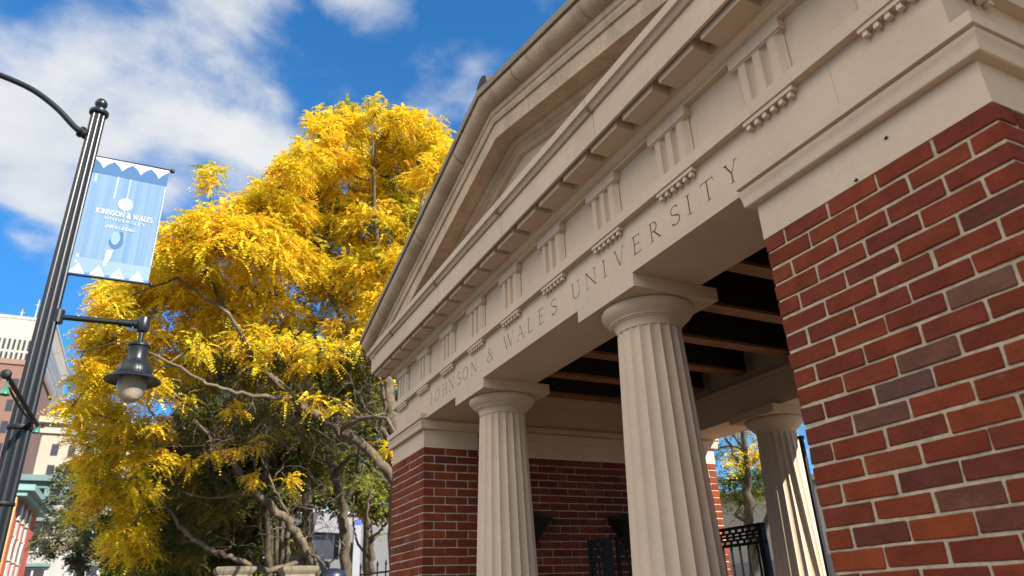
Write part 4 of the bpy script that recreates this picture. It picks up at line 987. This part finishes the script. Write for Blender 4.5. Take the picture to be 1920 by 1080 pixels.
BL = blobs(SHR(top), F0 + .6, YEL, 1.0) + blobs(top[:24:2], F0 + 1.9, YGR, .6) + blobs(SHR(left), F0 - .3, YEL, 1.0) + blobs(left[::3], F0 + 1.2, YGR, .6) + blobs(low, F0 - 1.0, YEL, .8, .4) + blobs(ledge, F0 - .4, YEL, 1.0, .8) + blobs(fill, F0 + 2.1, YGR + OLV[:2], .6, .5) + blobs([(340, 690, 40), (400, 660, 44), (450, 690, 44), (380, 720, 40), (300, 720, 40), (480, 650, 40), (430, 640, 40), (520, 700, 36)], F0 + 2.8, OLV + YGR, .9, .4) + blobs([(380, 708, 32), (430, 705, 32), (480, 712, 32), (525, 695, 26), (350, 735, 26), (455, 740, 24), (560, 670, 26)], F0 + 1.6, YGR + OLV, .9, .3)
LM = [grounded(F0, 742, 1000, .21) + limb(F0, (744, 880, 0, .19), (738, 800, 0, .17), (728, 740, .1, .15), (720, 660, .3, .13), (715, 560, .5, .10), (705, 450, .5, .07), (700, 340, .5, .04), (700, 230, .5, .015)),
      limb(F0, (742, 905, 0, .15), (722, 877, -.1, .14), (682, 835, -.3, .13), (640, 806, -.5, .12), (590, 778, -.6, .11), (540, 735, -.8, .10), (490, 690, -.9, .085), (440, 620, -.8, .06), (400, 540, -.6, .045), (370, 450, -.4, .03), (398, 350, -.2, .012)),
      limb(F0, (590, 778, -.6, .07), (540, 745, -1.2, .055), (480, 742, -1.6, .045), (430, 730, -1.8, .04), (380, 715, -1.9, .035), (300, 670, -1.7, .03), (230, 640, -1.4, .02), (150, 660, -1.2, .012)),
      limb(F0, (728, 740, .1, .08), (700, 690, .3, .07), (640, 600, .7, .055), (600, 500, 1.0, .045), (580, 420, 1.2, .03), (570, 340, 1.2, .015)),
      limb(F0, (720, 660, .3, .08), (750, 560, .6, .06), (790, 450, .8, .04), (790, 330, .8, .03), (780, 250, .8, .015)),
      limb(F0, (490, 690, -.9, .05), (430, 590, -1.2, .04), (330, 520, -1.2, .03), (240, 560, -1.1, .018), (190, 590, -1.0, .010)),
      limb(F0, (735, 830, 0, .07), (712, 800, -.2, .06), (722, 745, -.35, .05), (705, 700, -.4, .03), (690, 650, -.4, .015))]
LM = [[(p, r * .66) for p, r in l_] for l_ in LM]
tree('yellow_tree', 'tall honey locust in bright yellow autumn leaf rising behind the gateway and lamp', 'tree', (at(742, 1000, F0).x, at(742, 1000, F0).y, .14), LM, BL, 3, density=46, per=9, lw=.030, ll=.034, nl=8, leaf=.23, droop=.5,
     bare=[tuple(at(rs.uniform(280, 730), rs.uniform(640, 850), F0 + rs.uniform(-1.2, .6))) for _ in range(150)])
# leaning locust in front, its crown the lower left of the yellow mass
F1 = 13.6
ll_ = [(180, 870, 42), (235, 845, 44), (178, 925, 28), (205, 950, 44), (255, 925, 40), (225, 1025, 34), (185, 830, 28), (235, 805, 34), (135, 975, 16), (260, 985, 34), (270, 1045, 26), (140, 822, 14), (172, 882, 22), (290, 810, 30), (280, 870, 36), (200, 900, 40), (235, 1000, 34)]
ld_ = [(300, 900, 40), (330, 860, 40), (380, 850, 40), (340, 950, 36), (400, 900, 40), (310, 1000, 40), (350, 1040, 40), (400, 800, 34), (330, 815, 36), (420, 960, 34), (290, 1060, 30)]
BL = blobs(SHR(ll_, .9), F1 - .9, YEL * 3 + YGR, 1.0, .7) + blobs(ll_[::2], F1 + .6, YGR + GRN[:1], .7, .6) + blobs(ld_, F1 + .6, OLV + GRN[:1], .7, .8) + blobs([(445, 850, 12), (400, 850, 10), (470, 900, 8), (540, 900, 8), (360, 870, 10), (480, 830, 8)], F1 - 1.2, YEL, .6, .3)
LM = [grounded(F1, 600, 1085, .17) + limb(F1, (572, 1027, -.1, .155), (547, 987, -.2, .145), (512, 950, -.3, .135), (478, 925, -.4, .12), (458, 900, -.5, .11), (435, 865, -.6, .09), (412, 840, -.7, .075), (395, 790, -.8, .055), (385, 745, -.9, .04), (360, 735, -1.0, .03), (320, 780, -1.0, .02)),
      limb(F1, (412, 840, -.7, .05), (392, 815, -1.0, .042), (352, 770, -1.3, .035), (330, 745, -1.5, .02)), limb(F1, (395, 790, -.8, .045), (440, 790, -1.2, .035), (485, 755, -1.5, .03), (520, 740, -1.6, .02)),
      limb(F1, (478, 925, -.4, .05), (430, 930, -.6, .04), (380, 935, -.6, .03), (300, 910, -.5, .02), (220, 880, -.4, .012)),
      limb(F1, (572, 1050, 0, .09), (500, 1072, -.4, .09), (440, 1047, -.7, .085), (405, 1035, -.8, .08), (372, 1017, -.9, .07), (340, 995, -.9, .06), (320, 960, -.8, .045), (290, 920, -.6, .03), (230, 890, -.5, .018)),
      limb(F1, (572, 1027, -.1, .05), (600, 1050, -.4, .04), (622, 1075, -.8, .03), (640, 1090, -1.0, .02)),
      limb(F1, (547, 987, -.2, .055), (520, 930, -.1, .045), (500, 880, 0, .035), (470, 830, 0, .028), (440, 800, -.2, .016))]
q = at(600, 1085, F1)
LM = [[(p, r * .56) for p, r in l_] for l_ in LM]
tree('yellow_tree', 'leaning locust with bare pale boughs and thin yellow green leaf at lower left', 'tree', (q.x, q.y, .14), LM, BL, 7, density=46, per=9, lw=.031, ll=.035, nl=8, leaf=.23, droop=.5,
     bare=[tuple(at(rs.uniform(300, 640), rs.uniform(740, 1030), F1 + rs.uniform(-.8, .8))) for _ in range(75)])
# grey barked tree with a forked trunk standing right of the leaning one
F2 = 15.5
BL = blobs([(620, 700, 60), (560, 690, 60), (500, 720, 60), (660, 660, 60), (700, 720, 50), (640, 760, 50), (690, 800, 40), (540, 790, 50), (480, 800, 50), (600, 820, 40), (440, 700, 50), (560, 640, 50), (720, 650, 40), (700, 850, 26), (720, 930, 30), (690, 900, 26)], F2, OLV + GRN + YGR[:1], .42, 1.2)
LM = [grounded(F2, 648, 1085, .165) + limb(F2, (646, 1000, 0, .155), (643, 940, 0, .145), (628, 895, -.1, .12), (617, 860, -.1, .10), (606, 810, 0, .09), (598, 760, 0, .075), (600, 700, 0, .055), (590, 640, 0, .035)),
      limb(F2, (643, 945, 0, .10), (662, 915, 0, .085), (672, 880, .1, .075), (676, 830, .2, .065), (684, 760, .3, .055), (690, 690, .3, .04), (700, 640, .3, .02)),
      limb(F2, (606, 810, 0, .06), (570, 750, .2, .045), (530, 700, .3, .035), (480, 690, .3, .02)), limb(F2, (628, 895, -.1, .08), (660, 850, -.3, .06), (700, 880, -.4, .05), (730, 905, -.4, .045))]
q = at(648, 1085, F2)
LM = [[(p, r * .72) for p, r in l_] for l_ in LM]
tree('park_tree', 'grey barked tree with forked mottled trunk and sparse olive leaf beside the iron fence', 'tree', (q.x, q.y, .14), LM, BL, 9, BARKD, density=60, per=8, leaf=.22, lw=.026, ll=.055)
# two dark trees further back
F3 = 18.5
for k, (u, fr_, bl_, lab) in enumerate((
    (577, [(577, 960, 0, .15), (571, 905, 0, .13), (576, 850, 0, .11), (570, 790, 0, .09), (562, 720, 0, .06), (570, 650, 0, .03)],
     [(560, 830, 55), (600, 790, 60), (520, 850, 60), (540, 760, 60), (620, 850, 45), (500, 790, 60), (590, 900, 30), (650, 880, 30), (560, 700, 50), (660, 740, 50)], 'straight dark trunked tree with dull green leaf, standing between the two locust trunks'),
    (528, [(530, 990, 0, .13), (524, 930, 0, .12), (520, 860, 0, .10), (500, 800, 0, .08), (470, 740, 0, .05)],
     [(470, 880, 65), (420, 900, 60), (380, 960, 65), (440, 980, 55), (330, 950, 60), (500, 930, 40), (360, 1030, 60), (300, 1000, 60), (420, 1060, 45), (470, 1010, 40), (480, 800, 55), (420, 820, 50), (370, 870, 55), (310, 900, 50), (260, 1050, 50), (330, 1070, 45), (300, 850, 40), (360, 800, 40)], 'dark green leafy tree filling the shade under the leaning locust'))):
    LM = [grounded(F3, u, 1085, .16) + limb(F3, *fr_), limb(F3, fr_[1], (fr_[1][0] - 50, fr_[1][1] - 40, .3, .06), (fr_[1][0] - 110, fr_[1][1] - 20, .4, .04), (fr_[1][0] - 150, fr_[1][1] + 30, .4, .02)), limb(F3, fr_[2], (fr_[2][0] + 40, fr_[2][1] - 60, .3, .05), (fr_[2][0] + 70, fr_[2][1] - 120, .4, .02))]
    q = at(u, 1085, F3)
    tree('shade_tree', lab, 'tree', (q.x, q.y, .14), LM, blobs(bl_, F3, GRN + OLV[:1], .9 if k else .7, 1.3), 20 + k, BARKD, density=50, per=10, leaf=.28, lw=.036, ll=.075, nl=5, twig_r=.008)
for k, (u, F, bl_, lab) in enumerate((
    (690, 27, [(640, 900, 60), (700, 860, 70), (600, 860, 60), (720, 780, 60), (660, 800, 60), (720, 930, 45), (560, 880, 50), (590, 790, 50), (700, 700, 60), (640, 720, 60), (610, 930, 40), (650, 935, 36), (690, 920, 50), (640, 890, 50), (735, 900, 40), (580, 930, 40)], 'distant green tree showing between the bare trunks left of the far brick pier'),
    (420, 26, [(300, 930, 70), (380, 900, 80), (460, 930, 80), (520, 900, 60), (420, 840, 70), (340, 850, 60), (500, 830, 60), (250, 980, 50), (330, 1010, 70), (420, 1010, 80), (500, 1000, 60), (280, 1060, 60), (380, 1075, 50), (470, 1075, 50), (480, 770, 50), (400, 770, 50)], 'distant dark tree behind the stone gate posts'))):
    q = at(u, 1085, F)
    tree('shade_tree', lab, 'tree', (q.x, q.y, .14), [grounded(F, u, 1085, .2) + limb(F, (u, 1000, 0, .17), (u - 10, 900, 0, .12), (u - 15, 800, 0, .06))], blobs(bl_, F, GRN + OLV[:2], .8, 2.0), 50 + k, BARKD, density=14, per=9, leaf=.42, lw=.06, ll=.12, nl=5, twig_r=.012, links=False)
F7 = 17.0
LM = [grounded(F7, 505, 1085, .09)] + [limb(F7, (500 + 9 * k, 1060, 0, .05), (490 + 14 * k + rs.uniform(-6, 6), 960, .2 * k, .045), (480 + 19 * k + rs.uniform(-10, 10), 860, .2 * k, .035), (470 + 24 * k + rs.uniform(-14, 14), 760, .2 * k, .02)) for k in range(5)]
LM[0] = LM[0] + limb(F7, (503, 1000, 0, .07), (498, 900, 0, .05), (506, 800, 0, .03))
q = at(505, 1085, F7)
tree('shade_tree', 'clump of thin dark upright stems between the yellow trees and the distant green', 'tree', (q.x, q.y, .14), LM, blobs([(480, 760, 40), (540, 740, 40), (590, 760, 40), (500, 820, 36), (560, 810, 36), (450, 820, 30), (620, 800, 30)], F7, OLV + GRN, .5, .8), 61, BARKD, density=40, per=7, leaf=.24, lw=.03, ll=.06, nl=5,
     bare=[tuple(at(rs.uniform(430, 720), rs.uniform(760, 1000), F7 + rs.uniform(-.8, .8))) for _ in range(30)])
# thin pale tree by the fence, small street tree in front of the old houses, tree seen through the gateway
F4 = 13.0
LM = [grounded(F4, 697, 1085, .06) + limb(F4, (696, 1030, 0, .055), (694, 1008, 0, .05), (692, 985, 0, .035), (690, 950, .1, .022), (700, 900, .1, .012)), limb(F4, (695, 1012, 0, .035), (708, 1000, -.1, .026), (722, 985, -.2, .018), (735, 965, -.2, .01)), limb(F4, (694, 1050, 0, .03), (668, 1010, .1, .02), (662, 985, .2, .016), (664, 930, .2, .01))]
q = at(697, 1085, F4)
tree('sapling', 'thin pale forked sapling beside the black iron fence', 'tree', (q.x, q.y, .14), LM, blobs([(725, 975, 18), (715, 945, 16), (700, 930, 18), (730, 1000, 14), (690, 900, 18), (726, 945, 16)], F4, YGR + [((.30, .40, .04), 5)], .5, .3), 31, density=26, per=5, leaf=.16)
F5 = 27
LM = [grounded(F5, 150, 1085, .16) + limb(F5, (150, 1040, 0, .14), (148, 990, 0, .11), (140, 940, 0, .07), (130, 890, 0, .04)), limb(F5, (148, 990, 0, .08), (110, 960, 0, .05), (80, 970, 0, .03)), limb(F5, (148, 1010, 0, .08), (190, 980, 0, .05), (220, 950, 0, .03))]
q = at(150, 1085, F5)
tree('street_tree', 'small grey green street tree in front of the red and grey old buildings', 'tree', (q.x, q.y, .14), LM, blobs([(130, 985, 36), (100, 1000, 30), (80, 1005, 22), (160, 1010, 40), (120, 1030, 34), (195, 1000, 40), (150, 960, 30), (110, 965, 24), (125, 905, 22), (150, 890, 20), (115, 880, 14), (140, 930, 22), (105, 935, 14), (170, 1050, 40), (220, 980, 40), (200, 1040, 40), (90, 1035, 20)], F5, GRY, .55, 1.5), 33, BARKD, density=13, per=7, leaf=.34, lw=.055, ll=.10, nl=4, twig_r=.012, links=False)
F6 = 10.4
LM = [grounded(F6, 1413, 1090, .075) + limb(F6, (1408, 1000, 0, .075), (1403, 920, 0, .066), (1398, 860, 0, .05), (1392, 800, 0, .035), (1385, 720, 0, .03)), limb(F6, (1412, 1080, 0, .06), (1432, 1012, -.1, .055), (1442, 960, -.1, .045), (1446, 900, 0, .035), (1440, 830, 0, .02)), limb(F6, (1398, 880, 0, .03), (1422, 850, 0, .02), (1440, 830, .1, .012)), limb(F6, (1400, 900, 0, .03), (1375, 850, 0, .02), (1350, 800, .1, .012))]
q = at(1413, 1090, F6)
tree('slim_tree', 'slim greenish trunked tree with yellow and green leaf seen through the gateway', 'tree', (q.x, q.y, .14), LM,
     blobs([(1400, 862, 18), (1380, 872, 14), (1425, 855, 14), (1365, 865, 10), (1425, 826, 12), (1436, 850, 10), (1478, 806, 8), (1395, 845, 14), (1410, 870, 14)], F6, YEL, 2.0, .3) + blobs([(1385, 905, 26), (1420, 900, 24), (1375, 940, 20), (1410, 930, 16), (1440, 890, 20), (1370, 900, 18), (1430, 930, 14), (1385, 960, 12)], F6 + .3, GRN + [((.12, .20, .02), 6), ((.2, .26, .03), 4)], 3.0, .3) + blobs([(1370, 810, 16), (1400, 800, 18), (1425, 800, 12), (1350, 840, 14), (1440, 780, 20), (1390, 770, 24), (1480, 790, 14), (1340, 780, 26)], F6 + .5, YGR + OLV, 1.0, .3) + blobs([(1360, 860, 30), (1400, 850, 30), (1440, 860, 30), (1370, 920, 30), (1430, 910, 30), (1400, 800, 30)], F6 + 1.6, OLV + GRN, 1.6, .3), 35, BARKD, density=26, per=7, leaf=.17, lw=.026, ll=.042, nl=5)
# the next tree of the row, behind the near end of the gateway
tree('row_tree', 'locust standing behind the near brick end of the gateway', 'tree', (5.3, 3.3, .14), [[(Vector((5.3, 3.3, .1)), .16), (Vector((5.3, 3.3, 2.6)), .13), (Vector((5.3, 3.1, 4.5)), .09), (Vector((5.3, 2.9, 6.6)), .03)]],
     [((5.3 + 1.5 * math.cos(a) * k, 2.8 + 1.5 * math.sin(a) * k, z), .95, YEL + YGR, 2.2) for z in (3.9, 4.7, 5.6, 6.5, 7.4, 8.3) for a, k in ((0, 0), (.6, 1), (1.8, 1), (3.0, 1), (4.2, 1), (5.4, 1))], 41, density=22, per=8, leaf=.36, lw=.06, ll=.085, nl=6)
